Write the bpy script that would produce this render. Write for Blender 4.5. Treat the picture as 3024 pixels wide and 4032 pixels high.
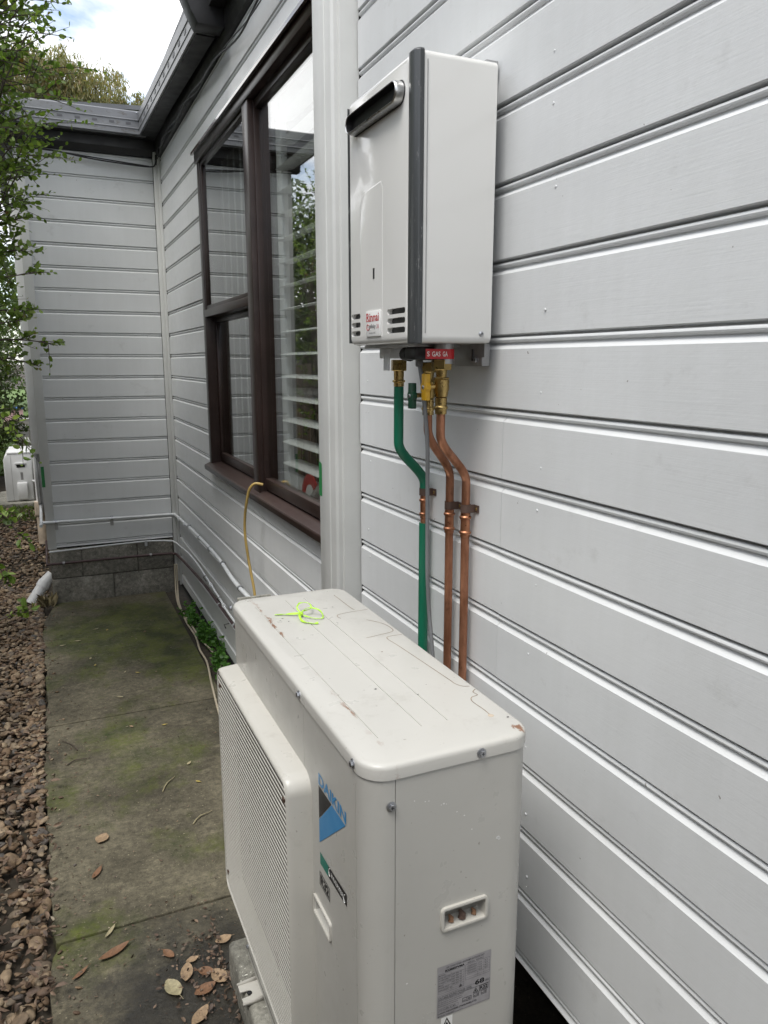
import bpy, bmesh, math, random
import numpy as np
from mathutils import Matrix, Vector
R = math.radians
random.seed(7); rng = np.random.default_rng(7)
for o in list(bpy.data.objects): bpy.data.objects.remove(o)
sc = bpy.context.scene
COL = sc.collection
H = 1.88                                   # eye height above the ground

# ------------------------------------------------------------------ camera
F, VPX, VPY = 2980.0, 155 - 1512, 2016 - 1426
th = math.atan2(VPY, F)
Yc = Vector((VPX, VPY, -F)).normalized()
Zc = Vector((0, math.cos(th), math.sin(th)))
Xc = Yc.cross(Zc)
cam = bpy.data.cameras.new('camera'); cam.sensor_fit = 'HORIZONTAL'; cam.sensor_width = 36
cam.lens = F / 3024 * 36; cam.clip_start = 0.02; cam.clip_end = 900
co = bpy.data.objects.new('camera', cam); COL.objects.link(co)
M = Matrix((Xc, Yc, Zc)).to_4x4(); M.translation = (-0.95, 0, H)
co.matrix_world = M
sc.camera = co

# ------------------------------------------------------------------ world: broken cloud cover
SUN = Vector((-0.38, -0.25, 0.89)).normalized()
w = bpy.data.worlds.new('World'); sc.world = w; w.use_nodes = True
nt = w.node_tree; nt.nodes.clear(); N = nt.nodes.new; L = nt.links.new
out = N('ShaderNodeOutputWorld')
sky = N('ShaderNodeTexSky'); sky.sky_type = 'NISHITA'; sky.sun_disc = False
sky.sun_elevation = math.asin(SUN.z); sky.sun_rotation = math.atan2(SUN.x, SUN.y)
bgs = N('ShaderNodeBackground'); bgs.inputs[1].default_value = 0.13; L(sky.outputs[0], bgs.inputs[0])
tc = N('ShaderNodeTexCoord'); mp = N('ShaderNodeMapping'); mp.inputs['Scale'].default_value = (1.0, 1.0, 2.2); mp.inputs['Location'].default_value = (0.9, 0.55, 0.3)
L(tc.outputs['Generated'], mp.inputs[0])
nz = N('ShaderNodeTexNoise'); nz.inputs['Scale'].default_value = 4.2; nz.inputs['Detail'].default_value = 7; nz.inputs['Roughness'].default_value = 0.55; nz.inputs['Distortion'].default_value = 0.3
L(mp.outputs[0], nz.inputs['Vector'])
rp = N('ShaderNodeValToRGB'); rp.color_ramp.elements[0].position = 0.38; rp.color_ramp.elements[0].color = (0.15, 0.15, 0.15, 1); rp.color_ramp.elements[1].position = 0.52
L(nz.outputs['Fac'], rp.inputs[0])
nz2 = N('ShaderNodeTexNoise'); nz2.inputs['Scale'].default_value = 3.1; nz2.inputs['Detail'].default_value = 5
L(mp.outputs[0], nz2.inputs['Vector'])
rp2 = N('ShaderNodeValToRGB')
rp2.color_ramp.elements[0].position = 0.36; rp2.color_ramp.elements[0].color = (0.56, 0.58, 0.62, 1)
rp2.color_ramp.elements[1].position = 0.58; rp2.color_ramp.elements[1].color = (1.0, 1.0, 1.0, 1)
L(nz2.outputs['Fac'], rp2.inputs[0])
bgc = N('ShaderNodeBackground'); bgc.inputs[1].default_value = 1.1; L(rp2.outputs[0], bgc.inputs[0])
mx = N('ShaderNodeMixShader'); L(rp.outputs[0], mx.inputs[0]); L(bgs.outputs[0], mx.inputs[1]); L(bgc.outputs[0], mx.inputs[2])
L(mx.outputs[0], out.inputs[0])

sun = bpy.data.lights.new('sun', 'SUN'); sun.energy = 1.5; sun.angle = R(26); sun.color = (1.0, 0.97, 0.92)
so = bpy.data.objects.new('sun', sun); COL.objects.link(so); so.rotation_euler = SUN.to_track_quat('Z', 'Y').to_euler()
so.location = (-5, 3, 9)
vs = sc.view_settings; vs.view_transform = 'Standard'; vs.look = 'None'; vs.gamma = 1.0; vs.exposure = 0.95; vs.use_curve_mapping = False
sc.render.engine = 'CYCLES'
try:
    sc.cycles.max_bounces = 6; sc.cycles.transparent_max_bounces = 12; sc.cycles.use_denoising = True
except Exception: pass

# ------------------------------------------------------------------ helpers: materials
class Mat:
    def __init__(s, name):
        s.m = bpy.data.materials.new(name); s.m.use_nodes = True; s.t = s.m.node_tree; s.n = s.t.nodes; s.l = s.t.links.new
        s.b = s.n['Principled BSDF']; s.pos = None
    def new(s, ty): return s.n.new(ty)
    def P(s):
        if not s.pos: s.pos = s.new('ShaderNodeNewGeometry')
        return s.pos.outputs['Position']
    def noise(s, scale=(1, 1, 1), detail=4, rough=0.55, dist=0, loc=(0, 0, 0)):
        mp = s.new('ShaderNodeMapping'); mp.inputs['Scale'].default_value = scale; mp.inputs['Location'].default_value = loc; s.l(s.P(), mp.inputs[0])
        n = s.new('ShaderNodeTexNoise'); n.inputs['Scale'].default_value = 1; n.inputs['Detail'].default_value = detail
        n.inputs['Roughness'].default_value = rough; n.inputs['Distortion'].default_value = dist; s.l(mp.outputs[0], n.inputs['Vector'])
        return n.outputs['Fac']
    def ramp(s, fac, stops, interp='LINEAR'):
        r = s.new('ShaderNodeValToRGB'); r.color_ramp.interpolation = interp
        e = r.color_ramp.elements
        while len(e) < len(stops): e.new(0.5)
        for el, (p, c) in zip(e, stops):
            el.position = p; el.color = (c, c, c, 1) if isinstance(c, (int, float)) else (*c, 1)
        s.l(fac, r.inputs[0]); return r.outputs[0]
    def mix(s, fac, a, b, mode='MIX'):
        m = s.new('ShaderNodeMix'); m.data_type = 'RGBA'; m.blend_type = mode
        for i, v in ((0, fac), (6, a), (7, b)):
            sock = m.inputs[i]
            if hasattr(v, 'is_linked'): s.l(v, sock)
            elif isinstance(v, (int, float)): sock.default_value = v if i == 0 else (v, v, v, 1)
            else: sock.default_value = (*v, 1)
        return m.outputs[2]
    def math(s, op, a, b=0.0):
        m = s.new('ShaderNodeMath'); m.operation = op
        for sock, v in ((m.inputs[0], a), (m.inputs[1], b)):
            if hasattr(v, 'is_linked'): s.l(v, sock)
            else: sock.default_value = v
        return m.outputs[0]
    def bump(s, h, strength=0.3, dist=0.002):
        b = s.new('ShaderNodeBump'); b.inputs['Strength'].default_value = strength; b.inputs['Distance'].default_value = dist
        s.l(h, b.inputs['Height']); s.l(b.outputs[0], s.b.inputs['Normal'])
    def col(s, c):
        if hasattr(c, 'is_linked'): s.l(c, s.b.inputs['Base Color'])
        else: s.b.inputs['Base Color'].default_value = (*c, 1)
    def set(s, rough=None, metal=None, spec=None, coat=None):
        for k, v in (('Roughness', rough), ('Metallic', metal), ('Specular IOR Level', spec), ('Coat Weight', coat)):
            if v is None: continue
            if hasattr(v, 'is_linked'): s.l(v, s.b.inputs[k])
            else: s.b.inputs[k].default_value = v
def simple(name, c, rough=0.5, metal=0.0, var=0.12, vs=(6, 6, 6), bump=0.0, bs=(60, 60, 60), coat=0.0, spec=0.5):
    m = Mat(name)
    f = m.noise(vs, 5)
    m.col(m.mix(m.ramp(f, [(0.3, 0.0), (0.7, 1.0)]), tuple(x * (1 - var) for x in c), tuple(min(1, x * (1 + var)) for x in c)))
    m.set(rough, metal, spec, coat)
    if rough > 0.08:
        m.l(m.ramp(m.noise(tuple(x * 2.3 for x in vs), 4), [(0.3, max(0.02, rough - 0.08)), (0.7, min(1, rough + 0.1))]), m.b.inputs['Roughness'])
    if bump: m.bump(m.noise(bs, 5), bump, 0.002)
    return m.m

def board_paint(name, base):
    m = Mat(name)
    big = m.ramp(m.noise((1.6, 1.6, 2.3), 5), [(0.3, 0.0), (0.7, 1.0)])
    drip = m.ramp(m.noise((26, 26, 1.3), 4, loc=(3, 1, 0)), [(0.35, 0.0), (0.75, 1.0)])
    c = m.mix(big, tuple(x * 0.93 for x in base), tuple(min(1, x * 1.05) for x in base))
    c = m.mix(m.math('MULTIPLY', drip, 0.13), c, (base[0] * .72, base[1] * .72, base[2] * .68))
    grime = m.ramp(m.noise((7, 7, 9), 8, 0.7, loc=(0, 9, 3)), [(0.60, 0.0), (0.78, 0.30)])
    c = m.mix(grime, c, (0.24, 0.235, 0.215))
    spec = m.ramp(m.noise((55, 55, 55), 2, 0.5, loc=(1, 5, 2)), [(0.765, 0.0), (0.79, 0.75)])
    c = m.mix(spec, c, (0.12, 0.10, 0.085))
    m.col(c)
    m.l(m.ramp(m.noise((9, 9, 30), 4), [(0.3, 0.36), (0.7, 0.52)]), m.b.inputs['Roughness'])
    brush = m.noise((5, 5, 330), 4, 0.6); lump = m.noise((45, 45, 70), 4, 0.6)
    m.bump(m.math('ADD', m.math('MULTIPLY', brush, 0.6), m.math('MULTIPLY', lump, 0.8)), 0.22, 0.0016)
    return m.m
BOARD = board_paint('grey_board_paint', (0.652, 0.665, 0.668))
TRIM = simple('warm_grey_trim_paint', (0.575, 0.58, 0.56), 0.42, var=0.05, vs=(3, 3, 5), bump=0.12, bs=(40, 40, 12))
WHITE = simple('white_paint', (0.72, 0.73, 0.73), 0.45, var=0.05)
PVC = simple('white_pvc', (0.62, 0.64, 0.65), 0.35, var=0.08, vs=(12, 12, 12))
GREYCON = simple('grey_conduit', (0.40, 0.41, 0.42), 0.4, var=0.1, vs=(12, 12, 12))
BLACK = simple('black_plastic', (0.012, 0.012, 0.013), 0.45, var=0.2)
DARKVOID = simple('dark_subfloor', (0.012, 0.011, 0.010), 0.9, var=0.3)
def gutter_mat():
    m = Mat('grey_gutter_steel')
    c = m.mix(m.ramp(m.noise((4, 4, 5), 5), [(0.3, 0.0), (0.7, 1.0)]), (0.17, 0.175, 0.19), (0.25, 0.255, 0.265))
    st = m.ramp(m.noise((9, 9, 26), 7, 0.7, loc=(2, 0, 5)), [(0.58, 0.0), (0.68, 0.85)])
    c = m.mix(st, c, (0.09, 0.075, 0.055)); m.col(c); m.set(0.4); return m.m
GUTTER = gutter_mat()
DARKTIM = simple('charcoal_eave_and_shade', (0.016, 0.016, 0.017), 0.55, var=0.25)  # eave timber colour, also used for the painted shade under the gutter
def brown_mat():
    m = Mat('dark_brown_window_paint')
    c = m.mix(m.ramp(m.noise((4, 4, 4), 5), [(0.3, 0.0), (0.7, 1.0)]), (0.019, 0.012, 0.010), (0.033, 0.020, 0.017))
    fade = m.ramp(m.noise((14, 30, 14), 6, 0.7), [(0.50, 0.0), (0.74, 0.5)])
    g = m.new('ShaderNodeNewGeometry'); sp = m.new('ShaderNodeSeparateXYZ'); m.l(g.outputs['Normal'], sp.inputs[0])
    up = m.ramp(sp.outputs['Z'], [(0.3, 0.0), (0.8, 0.6)])          # paler brown on faces that point upward
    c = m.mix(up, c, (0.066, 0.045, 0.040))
    c = m.mix(m.math('MULTIPLY', fade, 0.22), c, (0.14, 0.10, 0.09))
    m.col(c); m.set(0.30, spec=0.35); m.bump(m.noise((30, 6, 30), 4), 0.15); return m.m
BROWN = brown_mat()
def glass_mat():
    m = Mat('window_glass'); n = m.n; m.n.remove(m.b)
    o = n['Material Output']; tr = n.new('ShaderNodeBsdfTransparent'); gl = n.new('ShaderNodeBsdfGlossy'); gl.inputs['Roughness'].default_value = 0.0
    tr.inputs[0].default_value = (0.96, 0.98, 0.97, 1)
    fr = n.new('ShaderNodeFresnel'); ge = n.new('ShaderNodeNewGeometry'); mr = n.new('ShaderNodeMapRange'); mr.inputs[3].default_value = 1.52; mr.inputs[4].default_value = 1 / 1.52; m.l(ge.outputs['Backfacing'], mr.inputs[0]); m.l(mr.outputs[0], fr.inputs[0])
    k = n.new('ShaderNodeMath'); k.operation = 'MULTIPLY'; k.inputs[1].default_value = 1.85; k.use_clamp = True
    mx = n.new('ShaderNodeMixShader'); m.l(fr.outputs[0], k.inputs[0]); m.l(k.outputs[0], mx.inputs[0]); m.l(tr.outputs[0], mx.inputs[1]); m.l(gl.outputs[0], mx.inputs[2])
    m.l(mx.outputs[0], o.inputs[0]); return m.m
GLASS = glass_mat()
def casing(name, base, dirt=0.25, rust=False):
    m = Mat(name)
    c = m.mix(m.ramp(m.noise((3, 3, 3), 5), [(0.3, 0.0), (0.7, 1.0)]), tuple(x * .96 for x in base), tuple(x * 1.03 for x in base))
    d = m.ramp(m.noise((14, 14, 14), 9, 0.75), [(0.56, 0.0), (0.80, dirt)])
    c = m.mix(d, c, (0.20, 0.17, 0.13))
    sp = m.ramp(m.noise((120, 120, 120), 2, 0.5), [(0.74, 0.0), (0.77, 0.55)])
    c = m.mix(sp, c, (0.16, 0.13, 0.10))
    if rust:
        x = m.new('ShaderNodeSeparateXYZ'); m.l(m.P(), x.inputs[0])
        nzs = m.noise((60, 30, 60), 7, 0.75)
        d1 = m.math('ABSOLUTE', m.math('SUBTRACT', x.outputs[0], -0.467))
        line = m.ramp(m.math('ADD', m.math('MULTIPLY', d1, 22.0), nzs), [(0.50, 1.0), (0.56, 0.0)])
        yy = m.ramp(x.outputs[1], [(0.0, 1.0), (1.0, 1.0)])
        along = m.ramp(m.noise((2, 5, 2), 3, loc=(0, 3, 0)), [(0.45, 0.0), (0.55, 1.0)])
        rust1 = m.math('MULTIPLY', line, along)
        v = m.new('ShaderNodeVectorMath'); v.operation = 'DISTANCE'; m.l(m.P(), v.inputs[0]); v.inputs[1].default_value = (-0.212, 1.055, H - 0.645)
        patch = m.ramp(m.math('ADD', m.math('MULTIPLY', v.outputs['Value'], 16.0), nzs), [(0.62, 1.0), (0.68, 0.0)])
        c = m.mix(m.math('MAXIMUM', rust1, patch), c, (0.23, 0.12, 0.07))
    m.col(c); m.l(m.ramp(m.noise((20, 20, 20), 5), [(0.3, 0.26), (0.7, 0.42)]), m.b.inputs['Roughness'])
    m.bump(m.noise((5, 5, 5), 2), 0.05, 0.004)
    return m.m
ACC = casing('cream_enamel', (0.452, 0.444, 0.412), 0.10)
ACTOP = casing('cream_enamel_weathered', (0.515, 0.505, 0.47), 0.30, True)
GRILLE = casing('cream_grille_plastic', (0.50, 0.485, 0.44), 0.30)
HEAT = Mat('heater_enamel'); HEAT.col((0.68, 0.675, 0.65)); HEAT.set(0.16, coat=0.3); HEAT.bump(HEAT.noise((4, 4, 3), 2), 0.03, 0.004); HEAT = HEAT.m
STRIP = Mat('grey_scuffed_strip')
_s = STRIP.ramp(STRIP.noise((160, 160, 26), 7, 0.75), [(0.60, 0.0), (0.66, 0.5)])
STRIP.col(STRIP.mix(_s, (0.052, 0.056, 0.058), (0.34, 0.34, 0.33))); STRIP.set(0.3); STRIP = STRIP.m
STEEL = simple('brushed_steel', (0.55, 0.55, 0.54), 0.28, 1.0, 0.08)
ZINC = simple('zinc_screw', (0.45, 0.46, 0.48), 0.35, 1.0, 0.15)
GALV = simple('galvanised_bracket', (0.36, 0.36, 0.36), 0.45, 0.6, 0.15, (20, 20, 20))
BRASS = simple('brass', (0.46, 0.33, 0.13), 0.30, 1.0, 0.2, (30, 30, 30))
def copper_mat():
    m = Mat('weathered_copper')
    c = m.mix(m.ramp(m.noise((30, 30, 9), 6, 0.65), [(0.3, 0.0), (0.72, 1.0)]), (0.27, 0.115, 0.062), (0.56, 0.27, 0.165))
    c = m.mix(m.ramp(m.noise((45, 45, 16), 6, 0.7, loc=(4, 2, 1)), [(0.56, 0.0), (0.72, 0.75)]), c, (0.10, 0.047, 0.03))
    m.col(c); m.set(metal=0.85); m.l(m.ramp(m.noise((30, 30, 14), 5), [(0.3, 0.30), (0.7, 0.52)]), m.b.inputs['Roughness']); return m.m
COPPER = copper_mat()
CUFIT = simple('bright_copper_fitting', (0.50, 0.23, 0.13), 0.34, 1.0, 0.15, (40, 40, 40))
SADDLE = simple('brown_saddle', (0.10, 0.062, 0.048), 0.5, 0.2, 0.15)
LAG = simple('green_lagging', (0.004, 0.135, 0.072), 0.42, var=0.12, vs=(20, 20, 4))
CORD = simple('grey_cord', (0.17, 0.175, 0.18), 0.45)
YEL = simple('yellow_handle', (0.52, 0.29, 0.012), 0.4, var=0.08)
DGREEN = simple('dark_green_handle', (0.004, 0.045, 0.022), 0.4)
YHOSE = simple('yellow_hose', (0.36, 0.25, 0.075), 0.45, var=0.25, vs=(9, 9, 9))
CREAMCAB = simple('cream_cable', (0.46, 0.40, 0.30), 0.5, var=0.2, vs=(9, 9, 9))
BRPIPE = simple('brown_pipe', (0.060, 0.034, 0.034), 0.42, var=0.2)
RED = simple('red_print', (0.45, 0.015, 0.02), 0.45, var=0.05); BLUE = simple('blue_print', (0.035, 0.22, 0.46), 0.4, var=0.06)
INK = simple('black_print', (0.012, 0.012, 0.013), 0.45); TEAL = simple('teal_print', (0.006, 0.16, 0.115), 0.45)
WPRINT = simple('white_print', (0.72, 0.72, 0.70), 0.5, var=0.03); PINKP = simple('pink_print', (0.55, 0.25, 0.26), 0.5)
LABEL = simple('silver_label', (0.36, 0.35, 0.36), 0.4, 0.2, 0.12, (40, 40, 40)); INKG = simple('label_print_grey', (0.10, 0.10, 0.105), 0.5)
GTAPE = simple('green_tape', (0.02, 0.19, 0.055), 0.5, var=0.15, vs=(30, 30, 30))
NEON = Mat('neon_strapping'); NEON.col((0.50, 0.86, 0.05)); NEON.set(0.3); NEON.b.inputs['Transmission Weight'].default_value = 0.15; NEON = NEON.m
def concrete(name, c1, c2, moss=0.0):
    m = Mat(name)
    c = m.mix(m.ramp(m.noise((2.2, 2.2, 2.2), 8, 0.65), [(0.32, 0.0), (0.68, 1.0)]), c1, c2)
    fine = m.ramp(m.noise((34, 34, 34), 9, 0.85), [(0.34, 0.25), (0.68, 1.75)])
    c = m.mix(0.85, c, fine, 'MULTIPLY')
    pale = m.ramp(m.noise((6, 9, 6), 10, 0.82, loc=(5, 1, 0)), [(0.54, 0.0), (0.70, 0.6)])
    c = m.mix(pale, c, tuple(min(1, x * 2.1) for x in c2))
    grit = m.ramp(m.noise((95, 95, 95), 3, 0.6, loc=(7, 3, 0)), [(0.66, 0.0), (0.71, 0.7)])
    c = m.mix(grit, c, tuple(min(1, x * 2.6) for x in c2))
    if moss:
        x = m.new('ShaderNodeSeparateXYZ'); m.l(m.P(), x.inputs[0])
        n1 = m.noise((2.6, 1.9, 1), 8, 0.68, loc=(2.2, 0.4, 0))
        far = m.new('ShaderNodeMapRange'); far.inputs[1].default_value = 3.2; far.inputs[2].default_value = 5.6; far.inputs[3].default_value = 0.0; far.inputs[4].default_value = 0.06; m.l(x.outputs[1], far.inputs[0])
        extra = far.outputs[0]
        for cx_, cy_, rad_, amt in ((-.50, 5.45, .75, .30), (-.24, 4.75, .40, .26), (-.55, 3.55, .5, .14), (-.95, 2.45, .22, .22)):
            vd = m.new('ShaderNodeVectorMath'); vd.operation = 'DISTANCE'; m.l(m.P(), vd.inputs[0]); vd.inputs[1].default_value = (cx_, cy_, 0)
            mr_ = m.new('ShaderNodeMapRange'); mr_.inputs[1].default_value = 0; mr_.inputs[2].default_value = rad_; mr_.inputs[3].default_value = amt; mr_.inputs[4].default_value = 0; m.l(vd.outputs['Value'], mr_.inputs[0]); extra = m.math('ADD', extra, mr_.outputs[0])
        mk = m.ramp(m.math('ADD', n1, extra), [(0.54, 0.0), (0.68, 1.0)])
        n2 = m.ramp(m.noise((40, 40, 40), 6, 0.7), [(0.35, 0.35), (0.65, 1.0)])
        mossc = m.mix(m.ramp(m.noise((6, 6, 6), 6), [(0.4, 0.0), (0.6, 1.0)]), (0.026, 0.042, 0.003), (0.088, 0.108, 0.010))
        c = m.mix(m.math('MULTIPLY', m.math('MULTIPLY', mk, n2), moss), c, mossc)
        v = m.new('ShaderNodeVectorMath'); v.operation = 'DISTANCE'; m.l(m.P(), v.inputs[0]); v.inputs[1].default_value = (-0.60, 1.90, 0)
        wet = m.ramp(m.math('ADD', m.math('MULTIPLY', v.outputs['Value'], 0.85), m.math('MULTIPLY', m.noise((7, 7, 7), 7, 0.7), 0.5)), [(0.50, 1.0), (0.68, 0.0)])
        c = m.mix(m.math('MULTIPLY', wet, 0.78), c, (0.018, 0.017, 0.016))
        m.l(m.ramp(wet, [(0.0, 0.85), (1.0, 0.35)]), m.b.inputs['Roughness'])
    else: m.set(0.88)
    m.col(c)
    m.bump(m.math('ADD', m.noise((55, 55, 55), 7, 0.7), m.math('MULTIPLY', m.noise((9, 9, 9), 5), 1.5)), 0.75, 0.005); return m.m
PATH = concrete('mossy_concrete', (0.046, 0.040, 0.025), (0.155, 0.137, 0.092), 0.95)
BLOCK = concrete('stained_block', (0.135, 0.129, 0.108), (0.30, 0.285, 0.245))
MORTAR = concrete('mortar', (0.09, 0.085, 0.07), (0.17, 0.16, 0.135))
PAD = concrete('pale_concrete', (0.15, 0.145, 0.12), (0.40, 0.39, 0.34))
SOIL = concrete('dark_soil', (0.022, 0.017, 0.011), (0.055, 0.043, 0.030))
def island(name, stops, rough=0.7, trans=0.0, var=0.3, vs=30, bump=0):
    m = Mat(name); g = m.new('ShaderNodeNewGeometry')
    c = m.ramp(g.outputs['Random Per Island'], stops)
    c = m.mix(1.0, c, m.ramp(m.noise((vs, vs, vs), 4), [(0.3, 1 - var), (0.7, 1 + var)]), 'MULTIPLY')
    m.col(c); m.set(rough)
    if bump: m.bump(m.noise((vs * 2, vs * 2, vs * 2), 4), bump)
    if trans:
        o = m.n['Material Output']; t = m.new('ShaderNodeBsdfTranslucent'); mx = m.new('ShaderNodeMixShader'); mx.inputs[0].default_value = trans
        m.l(m.mix(1.0, c, (1.5, 1.6, 0.7), 'MULTIPLY'), t.inputs[0]); m.l(m.b.outputs[0], mx.inputs[1]); m.l(t.outputs[0], mx.inputs[2]); m.l(mx.outputs[0], o.inputs[0])
    return m.m
PEB = island('river_pebbles', [(0.0, (0.085, 0.05, 0.028)), (0.2, (0.21, 0.145, 0.085)), (0.4, (0.12, 0.095, 0.072)), (0.6, (0.32, 0.245, 0.16)), (0.8, (0.14, 0.082, 0.046)), (1.0, (0.085, 0.08, 0.073))], 0.75, var=0.35, vs=45)
LITTER = island('leaf_litter', [(0.0, (0.055, 0.036, 0.025)), (0.35, (0.13, 0.083, 0.055)), (0.65, (0.21, 0.145, 0.098)), (0.85, (0.09, 0.065, 0.052)), (1.0, (0.30, 0.25, 0.18))], 0.7, var=0.3, vs=50)
SHLEAF = island('shrub_leaf', [(0.0, (0.07, 0.115, 0.022)), (0.5, (0.14, 0.22, 0.042)), (0.8, (0.21, 0.30, 0.07)), (0.97, (0.27, 0.35, 0.10)), (1.0, (0.17, 0.08, 0.03))], 0.38, 0.42, 0.2, 8)
GUMLEAF = island('gum_leaf', [(0.0, (0.12, 0.135, 0.06)), (0.35, (0.20, 0.20, 0.09)), (0.7, (0.27, 0.245, 0.12)), (0.92, (0.30, 0.21, 0.11)), (1.0, (0.18, 0.20, 0.10))], 0.5, 0.45, 0.25, 0.8)
DKLEAF = island('tree_leaf', [(0.0, (0.030, 0.055, 0.014)), (0.5, (0.06, 0.10, 0.024)), (1.0, (0.12, 0.16, 0.05))], 0.45, 0.3, 0.25, 1.5)
WEEDLEAF = island('weed_leaf', [(0.0, (0.05, 0.14, 0.02)), (1.0, (0.12, 0.27, 0.05))], 0.5, 0.3, 0.2, 20)
GRASSM = island('grass_blades', [(0.0, (0.06, 0.12, 0.02)), (0.6, (0.12, 0.20, 0.035)), (1.0, (0.22, 0.24, 0.08))], 0.6, 0.25, 0.2, 2)
DRYGR = island('dry_grass', [(0.0, (0.16, 0.13, 0.06)), (1.0, (0.30, 0.25, 0.14))], 0.7)
BARK = simple('grey_brown_bark', (0.075, 0.058, 0.044), 0.85, var=0.35, vs=(20, 20, 6), bump=0.6, bs=(50, 50, 12))
def leafm(name, c):
    m = Mat(name); c1 = m.mix(m.ramp(m.noise((90, 90, 90), 6, 0.7), [(0.35, 0.0), (0.7, 1.0)]), tuple(x * .6 for x in c), tuple(min(1, x * 1.15) for x in c)); m.col(c1); m.set(0.65); m.bump(m.noise((160, 160, 160), 4), 0.3); return m.m
FALL = [leafm('dry_leaf_tan', (0.36, 0.25, 0.15)), leafm('dry_leaf_brown', (0.22, 0.115, 0.06)), leafm('dry_leaf_pale', (0.40, 0.35, 0.21)), leafm('dry_leaf_yellow', (0.42, 0.33, 0.09))]
PALING = simple('weathered_paling', (0.16, 0.12, 0.085), 0.8, var=0.3, vs=(20, 20, 3), bump=0.5, bs=(70, 70, 8))
GROUNDM = simple('earth', (0.045, 0.036, 0.025), 0.95, var=0.3, vs=(3, 3, 3), bump=0.5, bs=(25, 25, 25))
LAWNM = simple('lawn', (0.09, 0.15, 0.03), 0.95, var=0.3, vs=(4, 4, 4), bump=0.6, bs=(50, 50, 50))
ROOMW = simple('room_wall', (0.42, 0.41, 0.38), 0.8, var=0.04); ROOMF = simple('room_floor', (0.16, 0.11, 0.07), 0.5)
TERRA = simple('terracotta', (0.50, 0.42, 0.33), 0.8, var=0.3, vs=(12, 12, 12)); ROOFM = simple('roof_sheet', (0.13, 0.135, 0.145), 0.5)

# ------------------------------------------------------------------ helpers: geometry
WORLD = {}
def child(o, p):
    if p is not None:
        o.parent = p; o.matrix_parent_inverse = WORLD.get(p.name, Matrix.Identity(4)).inverted()
    return o
def reg(o, loc=None, rot=None):
    COL.objects.link(o)
    m = Matrix.Identity(4)
    if loc is not None: o.location = loc; m = Matrix.Translation(loc)
    if rot is not None: o.rotation_euler = rot; m = m @ rot_m(rot)
    WORLD[o.name] = m; return o
def rot_m(e): 
    from mathutils import Euler
    return Euler(e).to_matrix().to_4x4()
def tag(o, label=None, cat=None, group=None, kind=None):
    for k, v in (('label', label), ('category', cat), ('group', group), ('kind', kind)):
        if v: o[k] = v
    return o
def thing(name, label, cat, loc, group=None):
    return tag(reg(bpy.data.objects.new(name, None), loc), label, cat, group)
class MB:
    def __init__(s): s.v = []; s.f = []
    def add(s, vs, fs):
        b = len(s.v); s.v += [tuple(v) for v in vs]; s.f += [tuple(b + i for i in f) for f in fs]; return s
    def box(s, x0, x1, y0, y1, z0, z1):
        x0, x1 = sorted((x0, x1)); y0, y1 = sorted((y0, y1)); z0, z1 = sorted((z0, z1))
        return s.add([(x0, y0, z0), (x1, y0, z0), (x1, y1, z0), (x0, y1, z0), (x0, y0, z1), (x1, y0, z1), (x1, y1, z1), (x0, y1, z1)],
                     [(3, 2, 1, 0), (4, 5, 6, 7), (0, 1, 5, 4), (1, 2, 6, 5), (2, 3, 7, 6), (3, 0, 4, 7)])
    def loft(s, rings, cap=True, closed=True):
        n = len(rings[0]); vs = [p for r in rings for p in r]; fs = []
        for k in range(len(rings) - 1):
            for i in range(n if closed else n - 1):
                j = (i + 1) % n; fs.append((k * n + i, k * n + j, (k + 1) * n + j, (k + 1) * n + i))
        if cap: fs.append(tuple(reversed(range(n)))); fs.append(tuple((len(rings) - 1) * n + i for i in range(n)))
        return s.add(vs, fs)
    def tube(s, pts, r, n=10, cap=True):
        pts = [Vector(p) for p in pts]; rings = []; up = None
        for i, p in enumerate(pts):
            a = pts[max(0, i - 1)]; b = pts[min(len(pts) - 1, i + 1)]; t = (b - a)
            if t.length < 1e-9: t = Vector((0, 0, 1))
            t.normalize()
            if up is None: up = t.orthogonal().normalized()
            else:
                up = (up - t * up.dot(t))
                up = up.normalized() if up.length > 1e-6 else t.orthogonal().normalized()
            q = t.cross(up); rr = r[i] if isinstance(r, (list, tuple)) else r
            rings.append([p + (up * math.cos(a2) + q * math.sin(a2)) * rr for a2 in (2 * math.pi * k / n for k in range(n))])
        return s.loft(rings, cap)
    def lathe(s, c, axis, prof, n=20, phase=0.0):
        ax = {'x': 0, 'y': 1, 'z': 2}[axis] if isinstance(axis, str) else None
        t = Vector((0, 0, 0)); t[ax] = 1; u = Vector((0, 0, 0)); u[(ax + 1) % 3] = 1; q = t.cross(u); c = Vector(c)
        rings = [[c + t * h + (u * math.cos(phase + 2 * math.pi * k / n) + q * math.sin(phase + 2 * math.pi * k / n)) * rr for k in range(n)] for h, rr in prof]
        return s.loft(rings)
    def mesh(s, name, mat, angle=35, bevel=0, seg=2):
        bm = bmesh.new(); vs = [bm.verts.new(v) for v in s.v]
        for f in s.f:
            try: bm.faces.new([vs[i] for i in f])
            except ValueError: pass
        bmesh.ops.recalc_face_normals(bm, faces=bm.faces)
        if bevel:
            es = [e for e in bm.edges if len(e.link_faces) == 2 and e.calc_face_angle(0) > R(35)]
            bmesh.ops.bevel(bm, geom=es, offset=bevel, segments=seg, affect='EDGES', profile=0.5, clamp_overlap=True)
        me = bpy.data.meshes.new(name); bm.to_mesh(me); bm.free(); me.materials.append(mat)
        finish(me, angle); return me
    def build(s, name, mat, parent=None, angle=35, bevel=0, seg=2, label=None):
        o = reg(bpy.data.objects.new(name, s.mesh(name, mat, angle, bevel, seg)))
        if label: o['label'] = label
        return child(o, parent)
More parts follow.
